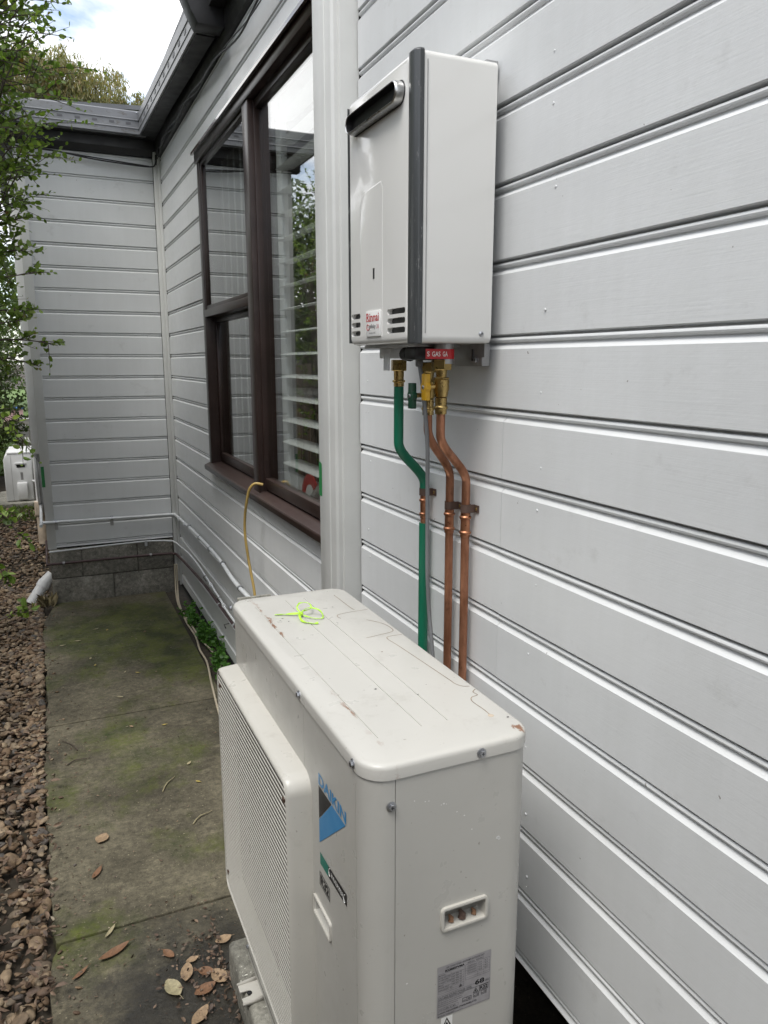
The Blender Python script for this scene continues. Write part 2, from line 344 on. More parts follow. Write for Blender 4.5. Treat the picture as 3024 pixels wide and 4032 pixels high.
def finish(me, angle):
    if angle:
        me.polygons.foreach_set('use_smooth', [True] * len(me.polygons)); me.set_sharp_from_angle(angle=R(angle))
def inst(name, me, parent, loc, rot=None):
    return child(reg(bpy.data.objects.new(name, me), loc, rot), parent)
def box(name, mat, parent, x0, x1, y0, y1, z0, z1, bevel=0.0, seg=2, label=None):
    return MB().box(x0, x1, y0, y1, z0, z1).build(name, mat, parent, 35, bevel, seg, label)
def rr(u0, u1, v0, v1, r, n=5, inset=0.0):
    u0 += inset; u1 -= inset; v0 += inset; v1 -= inset; r = max(1e-4, min(r - inset, (u1 - u0) / 2 - 1e-5, (v1 - v0) / 2 - 1e-5)); p = []
    for cu, cv, a0 in ((u1 - r, v1 - r, 0), (u0 + r, v1 - r, 90), (u0 + r, v0 + r, 180), (u1 - r, v0 + r, 270)):
        for k in range(n + 1):
            a = R(a0 + 90 * k / n); p.append((cu + r * math.cos(a), cv + r * math.sin(a)))
    return p
def cut(o, cutters):
    tmp = []
    for i, mb in enumerate(cutters):
        me = mb.mesh('cutter', BLACK, 0); c = bpy.data.objects.new('cutter', me); COL.objects.link(c); tmp.append(c)
        md = o.modifiers.new('cut', 'BOOLEAN'); md.operation = 'DIFFERENCE'; md.solver = 'EXACT'; md.object = c
    dg = bpy.context.evaluated_depsgraph_get(); dg.update()
    me = bpy.data.meshes.new_from_object(o.evaluated_get(dg)); o.modifiers.clear()
    while len(me.materials) > 1: me.materials.pop(index=len(me.materials) - 1)
    o.data = me; me.polygons.foreach_set('material_index', [0] * len(me.polygons)); finish(me, 35)
    for c in tmp: bpy.data.objects.remove(c)
FRONT = Matrix(((0, 0, -1), (-1, 0, 0), (0, 1, 0)))       # local (right, up, out) -> world, faces -x
SIDE = Matrix(((1, 0, 0), (0, 0, -1), (0, 1, 0)))         # faces -y
def text(name, s, mat, parent, frame, org, w, h, out=0.0006, bold=0.0, shear=0.0):
    """writing fitted into a w x h rectangle whose lower left corner is org"""
    cu = bpy.data.curves.new('t', 'FONT'); cu.body = s; cu.offset = bold; cu.resolution_u = 3; cu.shear = shear
    t = bpy.data.objects.new('t', cu); COL.objects.link(t); dg = bpy.context.evaluated_depsgraph_get(); dg.update()
    me = bpy.data.meshes.new_from_object(t.evaluated_get(dg)); bpy.data.objects.remove(t)
    a = np.zeros(len(me.vertices) * 3); me.vertices.foreach_get('co', a); a = a.reshape(-1, 3)
    lo = a[:, :2].min(0); sz = a[:, :2].max(0) - lo; b = (a[:, :2] - lo) / np.maximum(sz, 1e-6) * (w, h)
    loc = np.column_stack([b, np.full(len(b), out)]); fr = np.array(frame)
    wd = loc @ fr.T + np.array(org); me.vertices.foreach_set('co', wd.ravel()); me.materials.clear(); me.materials.append(mat); me.update()
    return child(reg(bpy.data.objects.new(name, me)), parent)
def flat(name, mat, parent, frame, org, polys, out=0.0005):
    fr = np.array(frame); mb = MB()
    for p in polys:
        a = np.array([(u, v, out) for u, v in p]) @ fr.T + np.array(org)
        mb.add(a.tolist(), [tuple(range(len(p)))])
    return mb.build(name, mat, parent, 0)
def spline(pts, n=8):
    pts = [Vector(p) for p in pts]; o = []
    for i in range(len(pts) - 1):
        p0 = pts[max(0, i - 1)]; p1 = pts[i]; p2 = pts[i + 1]; p3 = pts[min(len(pts) - 1, i + 2)]
        for k in range(n):
            t = k / n; o.append(0.5 * ((2 * p1) + (p2 - p0) * t + (2 * p0 - 5 * p1 + 4 * p2 - p3) * t * t + (3 * p1 - p0 - 3 * p2 + p3) * t ** 3))
    o.append(pts[-1]); return o
def npmesh(name, v, f, mat, k):
    me = bpy.data.meshes.new(name); v = np.asarray(v, dtype=np.float32); f = np.asarray(f, dtype=np.int32)
    me.vertices.add(len(v)); me.vertices.foreach_set('co', v.ravel()); me.loops.add(f.size); me.loops.foreach_set('vertex_index', f.ravel())
    me.polygons.add(len(f)); me.polygons.foreach_set('loop_start', np.arange(0, f.size, k, dtype=np.int32)); me.polygons.foreach_set('loop_total', np.full(len(f), k, dtype=np.int32))
    me.update(calc_edges=True); me.validate(); me.materials.append(mat); return me
def leaves(name, pos, d, ln, wr, mat, parent, curl=0.15):
    """leaf blades: pos, direction, length, width ratio -> one mesh of two-quad leaves"""
    n = len(pos); d = d / np.linalg.norm(d, axis=1, keepdims=True)
    rv = rng.normal(size=(n, 3)); s = np.cross(d, rv); s /= np.linalg.norm(s, axis=1, keepdims=True); up = np.cross(s, d); ln = ln[:, None]; wd = ln * wr * 0.5
    P = [pos, pos + d * ln * .28 + s * wd * .85 + up * ln * curl * .3, pos + d * ln * .68 + s * wd * .9 + up * ln * curl * .3, pos + d * ln - up * ln * curl * .5,
         pos + d * ln * .68 - s * wd * .9 + up * ln * curl * .3, pos + d * ln * .28 - s * wd * .85 + up * ln * curl * .3]
    v = np.stack(P, 1).reshape(-1, 3); b = np.arange(n)[:, None] * 6
    f = np.concatenate([b + np.array([[0, 1, 2, 3]]), b + np.array([[0, 3, 4, 5]])], 0)
    o = reg(bpy.data.objects.new(name, npmesh(name, v, f, mat, 4))); child(o, parent); o['kind'] = 'stuff'; return o

# ================================================================== SETTING: ground
def struct(name, mb, mat, bevel=0): return tag(mb.build(name, mat, None, 35, bevel), kind='structure')
struct('ground', MB().box(-400, 400, -60, 700, -0.4, -0.045), GROUNDM)
struct('lawn', MB().box(-8, 6, 14.5, 60, -0.05, -0.012), LAWNM)
path = reg(bpy.data.objects.new('path', None)); path['kind'] = 'structure'
def slab(y0, y1, seed, x1=-0.14, notch=False):
    r = random.Random(seed); n = int((y1 - y0) / 0.05); edge = []
    for k in range(n + 1):
        y = y0 + (y1 - y0) * k / n; x = -1.068 + r.uniform(-.010, .006) + 0.008 * math.sin(y * 3.1)
        if notch and y > y1 - 0.42: x += (y - (y1 - 0.42)) * 0.20
        if min(k, n - k) == 0: x += 0.016
        edge.append((x, y))
    pl = [(x1, y0), (x1, y1)] + edge[::-1]
    mb = MB(); mb.loft([[(x, y, z) for x, y in pl] for z in (-0.12, 0.0 - r.uniform(0, .002))])
    mb.build('slab', PATH, path, 35, 0.006)
for i, (a, b) in enumerate(((-3.4, -1.0), (-1.0, 0.75), (0.756, 2.415), (2.423, 4.075), (4.083, 6.318))): slab(a, b, i, -0.14, i == 4)
struct('soil_strip', MB().box(-0.1405, 0.30, -3.4, 6.33, -0.3, -0.018), SOIL)

# pebbles: uneven flattened stones, joined (nobody could count them)
def pebble_bed():
    bm = bmesh.new(); bmesh.ops.create_icosphere(bm, subdivisions=2, radius=1); bv = np.array([v.co[:] for v in bm.verts]); bf = np.array([[v.index for v in f.verts] for f in bm.faces]); bm.free()
    V = []; Fc = []; k = 0; r = rng
    def emit(x, y, z, sc_):
        nonlocal k
        s = np.array([1, r.uniform(.62, .95), r.uniform(.32, .52)]) * sc_; a = r.uniform(0, 6.283); t = r.normal(0, .28, 2)
        v = bv * (1 + 0.13 * np.sin(bv @ r.normal(0, 2.2, (3, 1)) + r.uniform(0, 6))) * s
        ca, sa = math.cos(a), math.sin(a); v = v @ np.array([[ca, sa, 0], [-sa, ca, 0], [0, 0, 1]])
        v[:, 2] += v[:, 0] * t[0] + v[:, 1] * t[1]
        V.append(v + (x, y, z)); Fc.append(bf + k); k += len(bv)
    for y0, y1, n in ((0.6, 3.6, 3000), (3.6, 7.0, 7000), (7.0, 12.5, 3600)):
        for _ in range(n):
            u = r.random() ** 1.6; x = -1.085 - u * 1.15; y = r.uniform(y0, y1)
            if y > 6.5 and r.random() < 0.5: x = -1.03 - r.random() * 0.5
            emit(x, y, -0.028 + r.uniform(0, .030), r.choice([.009, .014, .019, .027], p=[.30, .36, .24, .10]) * r.uniform(.75, 1.25))
    for _ in range(70): emit(-1.068 + abs(r.normal(0, .045)), r.uniform(1.2, 6.0), .003, r.uniform(.004, .012))
    me = npmesh('gravel', np.concatenate(V), np.concatenate(Fc), PEB, 3); finish(me, 60)
    return tag(reg(bpy.data.objects.new('gravel', me)), 'tan and brown river pebbles filling the bed beside the path', 'gravel', kind='stuff')
pebble_bed()
def litter():
    n = 2700; y = 0.8 + rng.random(n) ** 1.25 * 4.6; x = -1.05 - np.abs(rng.normal(0, .22, n)); x -= np.where(rng.random(n) < 0.15, rng.random(n) * .7, 0)
    near = np.clip((4.6 - y) / 2.4, 0.05, 1); keep = rng.random(n) < near; x, y = x[keep], y[keep]; n = len(x)
    pos = np.column_stack([x, y, rng.uniform(0.012, 0.05, n)]); d = np.column_stack([rng.normal(size=n), rng.normal(size=n), rng.normal(0, .22, n)])
    o = leaves('leaf_litter', pos, d, rng.uniform(.010, .042, n), 0.42, LITTER, None, 0.25); tag(o, 'brown dry leaf litter lying over the pebbles near the path edge', 'leaf litter')
    n = 1100; x = rng.uniform(-1.05, -.2, n); y = rng.uniform(1.6, 6.2, n); x = np.where(rng.random(n) < .3, -1.05 + np.abs(rng.normal(0, .10, n)), x)
    pos = np.column_stack([x, y, rng.uniform(.004, .008, n)]); d = np.column_stack([rng.normal(size=n), rng.normal(size=n), rng.normal(0, .05, n)])
    o = leaves('leaf_crumbs', pos, d, rng.uniform(.004, .014, n), 0.45, LITTER, None, 0.15); tag(o, 'scattered tiny leaf crumbs and bark bits on the concrete path', 'leaf litter')
    n = 300; x = -.60 + rng.normal(0, .07, n); y = 2.1 + rng.normal(0, .16, n); x = np.clip(x, -.9, -.565)
    pos = np.column_stack([x, y, rng.uniform(.004, .016, n)]); d = np.column_stack([rng.normal(size=n), rng.normal(size=n), rng.normal(0, .15, n)])
    o = leaves('leaf_drift', pos, d, rng.uniform(.005, .022, n), 0.55, LITTER, None, 0.2); tag(o, 'drift of broken brown leaves beside the concrete pad', 'leaf litter')
litter()

# ================================================================== SETTING: the house
PITCH, Z0 = 0.1617, H + 0.060
YR, XO = 6.33, -0.995                       # return wall and its outer corner
house = thing('weatherboard_house', 'pale grey weatherboard house wall with dark gutter and brown window', 'house', (0, 3, 0))
def bead():
    p = [(-.014, 0.0), (-.014, .0055)]
    for k in range(7):
        a = R(-90 + 180 * k / 6); p.append((-.0095 + .0072 * math.cos(a), .0055 + .0060 + .0060 * math.sin(a)))
    return p + [(-.0105, .0190), (-.0095, .0215), (0.0, .0315)]
def board_mesh(length, top=0.0, h=PITCH):
    prof = bead() if not top else [(0.0, top)]
    prof = prof + [(0.0, h - .0015), (-.0012, h), (-.016, h + .0035), (-.026, h + .0035), (-.026, (top or 0.0) + .0035)]
    mb = MB(); mb.loft([[(-u, y, -v) for u, v in prof] for y in (0, length)])
    return mb.mesh('weatherboard', BOARD, 22)
_bm = {}
def board(parent, x, y0, y1, ztop, rotz=0, h=PITCH):
    k = (round(y1 - y0, 3), round(h, 4))
    if k not in _bm: _bm[k] = board_mesh(y1 - y0, 0.0, h)
    j = random.uniform(-.0010, .0010)
    if rotz: return inst('weatherboard', _bm[k], parent, (y0, x + j, ztop), (random.uniform(-.002, .002), 0, rotz))
    return inst('weatherboard', _bm[k], parent, (x + j, y0, ztop), (0, random.uniform(-.003, .003), 0))
side = box('side_wall', DARKVOID, house, 0.028, 0.06, -3.0, 2.40, H - 1.43, H + 2.0)
NEARB = H - 1.43
splits = {1: 1.462, 2: 1.462, 3: 1.462, 4: 1.462, -3: 0.2, 0: 0.4}
z = Z0 + 10 * PITCH
for k in range(-10, 10):
    zt = Z0 - k * PITCH; hb = min(PITCH, zt - NEARB)
    if hb < .034: continue
    cuts = [-3.0] + ([splits[k]] if k in splits else []) + ([1.93] if k in (4, 5) else []) + [2.318]
    for a, b in zip(cuts, cuts[1:]): board(side, 0, a + .0007, b - .0007, zt, 0, hb)
nail = MB().lathe((0, 0, 0), 'x', [(-.0011, .0012), (-.0009, .0024), (.001, .0034)], 8).mesh('nail_head', BOARD, 40)
for k in range(-9, 9):
    for y in np.arange(.40, 2.3, .92): inst('nail_head', nail, side, (-.0004, y + random.uniform(-.02, .02), Z0 - k * PITCH - random.choice([.052, .118]) + random.uniform(-.006, .006)))
# far stretch of the side wall, with the window opening
WY0, WY1, WZ0, WZ1 = 2.46, 4.762, H - 0.655, H + 1.192
fw = MB(); fw.box(0.028, 0.06, WY1, YR, H - 1.82, H + 1.62); fw.box(0.028, 0.06, 2.40, WY1, H - 1.82, WZ0); fw.box(0.028, 0.06, 2.40, WY1, WZ1, H + 1.62)
far = fw.build('window_wall', DARKVOID, house, 0)
FARB = H - 1.82
for k in range(-10, 12):
    zt = Z0 - k * PITCH; hb = min(PITCH, zt - FARB)
    if hb < .034 or zt > H + 1.66: continue
    if zt - hb > WZ1 - 0.01: board(far, 0, 2.40, YR - .05, zt, 0, hb)
    elif zt < WZ0 + 0.03 : board(far, 0, 2.40, YR - .05, zt, 0, hb)
    elif zt > WZ1 - .01:                                          # board above the head, trimmed
        board(far, 0, WY1 + .012, YR - .05, zt, 0, hb); (board(far, 0, 2.40, WY1 + .0105, zt, 0, zt - WZ1 - .006) if zt - WZ1 > .045 else None)
    else: board(far, 0, WY1 + .012, YR - .05, zt, 0, hb)
under = MB().box(-0.0005, 0.027, 2.40, WY1 + .0105, H - .75, WZ0 - .012).build('under_window_board', BOARD, far, 0)
# return wall
ret = box('return_wall', DARKVOID, house, XO + .03, 0.06, YR + .028, YR + .06, H - 1.44, H + 1.62)
RETB = H - 1.43
for k in range(-10, 10):
    zt = Z0 - k * PITCH; hb = min(PITCH, zt - RETB)
    if hb < .034 or zt > H + 1.66: continue
    board(ret, YR, -.052, -.052 + (.89), zt, R(90), hb)
    # boards start at the inner corner trim and run out to the outer corner trim
for o in [c for c in ret.children]: o.location.x = -0.05
outer = box('outer_wall', DARKVOID, house, XO + .028, XO + .06, YR + .06, 20.5, H - 1.44, H + 1.62)
for k in range(-10, 10):
    zt = Z0 - k * PITCH; hb = min(PITCH, zt - RETB)
    if hb < .034 or zt > H + 1.66: continue
    board(outer, XO + .004, YR + .03, 20.5, zt, 0, hb)
box('corner_trim', TRIM, house, -.048, -.012, YR - .040, YR - .004, H - 1.80, H + 1.56, .003)
box('corner_trim', TRIM, house, XO - .010, XO + .055, YR - .012, YR + .060, H - 1.44, H + 1.60, .003)
box('corner_board', TRIM, house, -.020, 0.0, YR - .062, YR - .041, H - 1.83, H + 1.56, .002)
# post between the two stretches of wall: boxed pilaster with a stop bead
pst = MB()
pst.loft([[(x, y, zz) for x, y in ((.03, 2.322), (-.058, 2.322), (-.058, 2.336), (-.072, 2.336), (-.080, 2.344), (-.080, 2.392), (-.083, 2.394), (-.083, 2.452), (-.080, 2.455), (-.080, 2.505), (.03, 2.505))] for zz in (H - 1.83, H + 2.0)])
pst.build('pilaster', TRIM, house, 30, .0015)
box('shadow_gap', DARKVOID, house, .004, .03, 2.3185, 2.3215, H - 1.43, H + 2.0)
# subfloor darkness behind the raised wall, floor and roof of the house
box('floor_slab', ROOMF, house, 0.062, 4.6, -3, 6.30, H - 1.36, H - 1.24)
box('subfloor_wall', DARKVOID, house, 0.55, 0.62, -3.0, 6.3, -.04, H - 1.37)
box('subfloor_skirt', DARKVOID, house, -.004, .05, 2.40, 6.33, .03, H - 1.822)
# plinth of concrete blocks
pl = box('block_plinth', MORTAR, house, XO + .014, -.04, YR - .004, YR + .25, -.1, H - 1.442)
for zb, zt, xs in ((H - 1.442, H - 1.677, (XO, -.765, -.34, -.055)), (H - 1.687, -.05, (XO, -.535, -.055)),):
    for a, b in zip(xs, xs[1:]):
        MB().box(a + (.005 if a > XO else 0), b - .005, YR - .014 + random.uniform(-.002, .002), YR + .24, zt, zb).build('concrete_block', BLOCK, pl, 35, .005)
for yb in np.arange(YR + .26, 20, .41):
    for zb, zt in ((H - 1.442, H - 1.677), (H - 1.687, -.05)): MB().box(XO + .004, XO + .2, yb, yb + .40, zt, zb).build('concrete_block', BLOCK, pl, 35, .005)
# eave: gutter, soffit, frieze
def zg(y): return H + 1.634 - (6.18 - y) * 0.0385
gx = -.15
gp = [(0, 0), (0, .032), (-.004, .036), (-.004, .040), (0, .044), (0, .088), (-.005, .092), (-.005, .096), (0, .100), (0, .150), (.006, .158), (.016, .158), (.016, .150), (.008, .148), (.006, .006), (.10, .006), (.10, -.002)]
g = MB(); g.loft([[(gx + u * 1, y if y < 6.18 else y + u, zg(min(y, 6.18)) + v) for u, v in gp] for y in (4.02, 6.18)]); g.build('gutter', GUTTER, house, 30)
g = MB(); g.loft([[(x if x < gx else x + u, 6.18 + u, H + 1.634 + v) for u, v in gp] for x in (gx, XO - .17)]); g.build('gutter', GUTTER, house, 30)
g = MB(); g.loft([[(XO - .17 + u, y, H + 1.634 + v) for u, v in gp] for y in (6.18, 20.5)]); g.build('gutter', GUTTER, house, 30)
SLOTM = simple('gutter_slot_paint', (.10, .10, .11), .5)
for k in range(7):
    x = -.24 - k * .115; MB().box(x, x + .034, 6.1805, 6.178, H + 1.634 + .062, H + 1.634 + .076).build('gutter_slot', SLOTM, house, 0)
for k in range(11):
    y = 4.22 + k * .18; MB().box(-.1505, -.1525, y, y + .045, zg(y) + .060, zg(y) + .078).build('gutter_slot', SLOTM, house, 0)
for (x, y, zz) in ((-.163, 6.179, 1.79), (-.163, 6.179, 1.74)): MB().lathe((x, y, H + zz - .01), 'y', [(-.003, .004), (.001, .005)], 8).build('rivet', ZINC, house)
s = MB(); s.box(-.10, .03, 2.0, YR + .03, H + 1.626, H + 1.66); s.box(XO - .12, -.10, 6.24, YR + .03, H + 1.626, H + 1.66); s.box(XO - .12, XO + .03, YR + .03, 20.5, H + 1.626, H + 1.66); s.build('soffit', DARKTIM, house, 0)
fz = MB(); fz.loft([[(x, y, zz) for x, zz in ((-.018, H + 1.52), (-.004, H + 1.515), (.02, H + 1.515), (.02, H + 1.625), (-.03, H + 1.625), (-.03, H + 1.56))] for y in (2.0, YR)]); fz.build('frieze', DARKTIM, house, 0)
fz = MB(); fz.loft([[(x, YR + u, zz) for u, zz in ((-.018, H + 1.52), (-.004, H + 1.515), (.02, H + 1.515), (.02, H + 1.625), (-.045, H + 1.625), (-.045, H + 1.56))] for x in (-.032, XO - .08)]); fz.build('frieze', DARKTIM, house, 0)
gut_shade = MB(); gut_shade.loft([[(x, y, zg(y) + dz) for x, dz in ((gx + .012, -.0035), (-.049, -.0035), (-.049, -.009), (gx + .012, -.009))] for y in (4.03, 6.17)]); gut_shade.build('gutter_shade_strip', DARKTIM, house, 0)  # near-black strip imitating the shade on the gutter underside
# roof behind the gutters
rf = MB()
rf.add([(gx + .02, -3, H + 1.78), (gx + .02, 6.2, H + 1.78), (5, 6.2, H + 2.15), (5, -3, H + 2.15)], [(0, 1, 2, 3)])
rf.add([(XO - .15, 6.2, H + 1.775), (XO - .15, 20.5, H + 1.775), (5, 20.5, H + 2.15), (5, 6.2, H + 2.15)], [(0, 1, 2, 3)])
ro = rf.build('roof', ROOFM, house, 0); md = ro.modifiers.new('thick', 'SOLIDIFY'); md.thickness = .03
# rainwater head at the end of the gutter
rh = thing('rainwater_head', 'black funnel shaped rainwater head at the end of the eave gutter', 'rainwater head', (-.15, 3.98, H + 1.55))
m1 = MB(); m1.loft([[(x, y, zz) for x, y in ((a, 3.90), (b, 3.90), (b, 4.012), (a, 4.012))] for zz, a, b in ((H + 1.545, -.155, -.03), (H + 1.60, -.185, -.015), (H + 1.74, -.245, -.01), (H + 1.76, -.25, -.005))]); m1.build('funnel', BLACK, rh, 30, .002)

# window --------------------------------------------------------------
win = box('window', BROWN, house, -.020, .10, WY1 - .060, WY1 + .008, WZ0 + .002, WZ1 - .002, .003)       # far jamb
box('head', BROWN, win, -.034, .10, WY0 - .10, WY1 + .008, WZ1 - .058, WZ1 + .001, .003)
hf = MB(); hf.loft([[(x, y, zz) for x, zz in ((-.004, WZ1 + .006), (-.052, WZ1 + .002), (-.052, WZ1 - .012), (-.0405, WZ1 - .012), (-.0405, WZ1 + .0015), (-.004, WZ1 + .0025))] for y in (WY0 - .10, WY1 + .012)]); hf.build('head_flashing', simple('glossy_brown_flashing', (.10, .075, .07), .12, var=.2, coat=.5), win, 0)
sl = MB(); sl.loft([[(x, y, zz) for x, zz in ((.10, WZ0 + .052), (-.016, WZ0 + .040), (-.050, WZ0 + .026), (-.054, WZ0 + .020), (-.052, WZ0 - .004), (-.030, WZ0 - .006), (.10, WZ0 - .004))] for y in (WY0 - .10, WY1 + .014)]); sl.build('sill', BROWN, win, 30, .002)
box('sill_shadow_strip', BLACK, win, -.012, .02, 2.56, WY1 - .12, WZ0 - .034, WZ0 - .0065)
box('sill_packer', TRIM, win, -.014, .02, 2.507, 2.557, WZ0 - .036, WZ0 - .0065)
box('architrave', TRIM, win, -.014, .02, WY1 + .0085, WY1 + .0115 + .012, WZ0 - .012, WZ1 + .004, .002)
MY0, MY1 = 3.526, 3.642
box('mullion', BROWN, win, -.028, .10, MY0 + .012, MY1, WZ0 + .030, WZ1 - .0585, .004)
box('mullion_stop', BROWN, win, -.004, .10, MY0, MY0 + .0115, WZ0 + .040, WZ1 - .0585, .003)
TZ = H + .288
box('meeting_rail', BROWN, win, -.026, .050, MY1 + .0005, WY1 - .0605, TZ - .026, TZ + .018, .003)
# upper sash
def sash(y0, y1, z0, z1, x, t, wy=.024, wz=.03, bot=None):
    bot = bot or wz
    box('sash_stile', BROWN, win, x, x + t, y0, y0 + wy, z0, z1, .002); box('sash_stile', BROWN, win, x, x + t, y1 - wy, y1, z0, z1, .002)
    box('sash_rail', BROWN, win, x, x + t, y0 + wy, y1 - wy, z1 - wz, z1, .002); box('sash_rail', BROWN, win, x, x + t, y0 + wy, y1 - wy, z0, z0 + bot, .002)
    box('pane', GLASS, win, x + t * .45, x + t * .45 + .003, y0 + wy - .004, y1 - wy + .004, z0 + bot - .004, z1 - wz + .004)
sash(MY1 + .001, WY1 - .061, TZ + .0185, WZ1 - .059, -.014, .03, .018, .022)
sash(MY1 + .001, WY1 - .061, WZ0 + .056, TZ - .0265, .036, .030, .030, .03, .050)
box('pane', GLASS, win, .020, .0245, WY0 - .06, MY0 + .004, WZ0 + .100, WZ1 - .080)
box('glazing_rail', BROWN, win, .0, .05, WY0 - .08, MY0 - .0005, WZ0 + .053, WZ0 + .106, .003)
box('glazing_rail', BROWN, win, .0, .05, WY0 - .08, MY0 - .0005, WZ1 - .095, WZ1 - .0585, .003)
# room behind the glass
room = reg(bpy.data.objects.new('room', None)); room['kind'] = 'structure'
box('room_ceiling', ROOMW, room, .11, 4.5, 2.0, 6.2, H + 1.30, H + 1.34); box('room_wall', ROOMW, room, .11, 4.5, 6.2, 6.26, H - 1.24, H + 1.34)
box('room_wall', ROOMW, room, .11, 4.5, 1.94, 2.0, H - 1.24, H + 1.34)
wl = MB(); wl.box(4.5, 4.56, 2.0, 3.0, H - 1.24, H + 1.34); wl.box(4.5, 4.56, 5.4, 6.2, H - 1.24, H + 1.34); wl.box(4.5, 4.56, 3.0, 5.4, H - 1.24, H - .5); wl.box(4.5, 4.56, 3.0, 5.4, H + 1.1, H + 1.34); wl.build('room_wall', ROOMW, room, 0)
wl = MB(); wl.box(.105, .12, WY1 + .01, 6.2, H - 1.24, H + 1.30); wl.box(.105, .12, 2.0, WY1 + .01, H - 1.24, WZ0 - .02); wl.box(.105, .12, 2.0, WY1 + .01, WZ1 + .02, H + 1.30); wl.build('room_wall', ROOMW, room, 0)
box('inner_sill', WHITE, room, .101, .26, 2.1, 4.7, WZ0 + .02, WZ0 + .045, .004)
sh = thing('plantation_shutter', 'white plantation shutter with open louvres inside the large window pane', 'shutter', (.13, 2.9, WZ0 + .05))
INWHITE = simple('bright_white_paint', (.84, .84, .82), .5, var=.03)
SHX = .078
box('stile', INWHITE, sh, SHX, SHX + .03, 3.400, 3.475, WZ0 + .046, WZ1 - .07, .004); box('stile', INWHITE, sh, SHX, SHX + .03, 2.36, 2.41, WZ0 + .046, WZ1 - .07, .004)
box('rail', INWHITE, sh, SHX + .002, SHX + .028, 2.41, 3.399, WZ0 + .046, WZ0 + .15, .004); box('rail', INWHITE, sh, SHX + .002, SHX + .028, 2.41, 3.399, WZ1 - .14, WZ1 - .07, .004)
lv = MB(); a = R(8)
lv.loft([[(.044 * c * math.cos(a) - .005 * s_ * math.sin(a), y, .044 * c * math.sin(a) + .005 * s_ * math.cos(a)) for c, s_ in ((math.cos(R(q)), math.sin(R(q))) for q in range(0, 360, 30))] for y in (0, .987)])
lvm = lv.mesh('louvre', INWHITE, 40)
zz = WZ0 + .20
while zz < WZ1 - .16: inst('louvre', lvm, sh, (SHX + .015, 2.411, zz)); zz += .0985
bl = thing('vertical_blind', 'white vertical blind hanging behind the narrow sash window', 'blind', (.2, 4.1, WZ0))
for k in range(7):
    y = 3.70 + k * .145; MB().loft([[(.20 + .03 * t * math.cos(k) + .02, y + .05 * t, zz), (.20 + .03 * t * math.cos(k) + .022, y + .05 * t, zz)] for t, zz in ()] or [[(.084, y, WZ0 + .09), (.0855, y, WZ0 + .09), (.099, y + .085, WZ0 + .09), (.0975, y + .085, WZ0 + .09)], [(.084, y, WZ1 - .07), (.0855, y, WZ1 - .07), (.099, y + .085, WZ1 - .07), (.0975, y + .085, WZ1 - .07)]]).build('slat', INWHITE, bl, 0)
sf = thing('record_shelf', 'white shelf holding upright records seen through the large window pane', 'shelf', (.55, 3.9, H - .9))
box('board', WHITE, sf, .36, .72, 3.2, 5.0, H - .80, H - .77); box('board', WHITE, sf, .36, .72, 3.2, 5.0, H - .20, H - .17); box('back_panel', WHITE, sf, .72, .73, 3.2, 5.0, H - .80, H - .17)
RECM = [simple('sleeve_' + n_, c, .6, var=.2, vs=(30, 30, 8)) for n_, c in (('tan', (.36, .28, .17)), ('cream', (.50, .45, .34)), ('brown', (.11, .07, .04)), ('black', (.03, .03, .03)), ('olive', (.20, .18, .10)))]
y = 3.25
while y < 4.95:
    t = random.uniform(.008, .022); r_ = box('record', random.choice(RECM), None, .385 + random.uniform(0, .02), .70, y, y + t - .001, H - .7695, H - .7695 + random.uniform(.46, .52))
    tag(r_, 'record sleeve standing upright on the shelf behind the louvres', 'record', 'records on the shelf'); y += t
orn = thing('paper_ornament', 'small red and white curved paper ornament leaning on the inner sill', 'ornament', (.06, 2.95, WZ0 + .12))
def arc2(r0, r1, a0, a1, n=10): return [(r0 * math.cos(R(a0 + (a1 - a0) * k / n)), r0 * math.sin(R(a0 + (a1 - a0) * k / n))) for k in range(n + 1)] + [(r1 * math.cos(R(a1 + (a0 - a1) * k / n)), r1 * math.sin(R(a1 + (a0 - a1) * k / n))) for k in range(n + 1)]
for nm, m_, p in (('red_band', RED, [(u * 1.0, v * .85) for u, v in arc2(.108, .058, 40, 176)]), ('white_band', WPRINT, [(u * 1.0, v * .85) for u, v in arc2(.057, .004, 40, 176)])):
    mb = MB(); mb.loft([[(xx, 2.945 - u, H - .545 + v) for u, v in p] for xx in (.030, .034)]); mb.build(nm, m_, orn, 0)

# ================================================================== SERVICES ON THE WALLS
def pipe(name, label, pts, r, mat, cat='pipe', sp=True, n=10, group=None):
    t = thing(name, label, cat, pts[-1], group)
    MB().tube(spline(pts, 7) if sp else pts, r, n).build('tube', mat, t, 50); return t
def clipset(t, pts, r, mat, axis):
    for p in pts: MB().lathe(p, axis, [(-.008, r), (-.008, r + .004), (.008, r + .004), (.008, r)], 14).build('clip', mat, t)
A = [(-1.035, 8.5, H - 1.20), (-1.035, 6.34, H - 1.217), (-1.025, 6.296, H - 1.218), (-.9, 6.294, H - 1.220), (-.10, 6.292, H - 1.229), (-.045, 6.285, H - 1.230), (-.032, 6.22, H - 1.226), (-.030, 5.3, H - 1.196), (-.030, 4.6, H - 1.197), (-.045, 4.07, H - 1.214), (-.045, 3.6, H - 1.21), (-.03, 2.7, H - 1.22)]
ca = pipe('water_conduit', 'thick grey white conduit running round the wall corner above the plinth', A, .0120, PVC)
clipset(ca, [(-.93, 6.294, H - 1.2197), (-.52, 6.2935, H - 1.2245)], .0120, ZINC, 'x'); clipset(ca, [(-.031, y, H - 1.197) for y in (5.6, 5.2, 4.85, 4.45)] + [(-.0455, 3.95, H - 1.213)], .0120, ZINC, 'y')
for x in (-.93, -.52): box('strap', ZINC, ca, x - .012, x + .012, 6.312, 6.315, H - 1.285, H - 1.205)
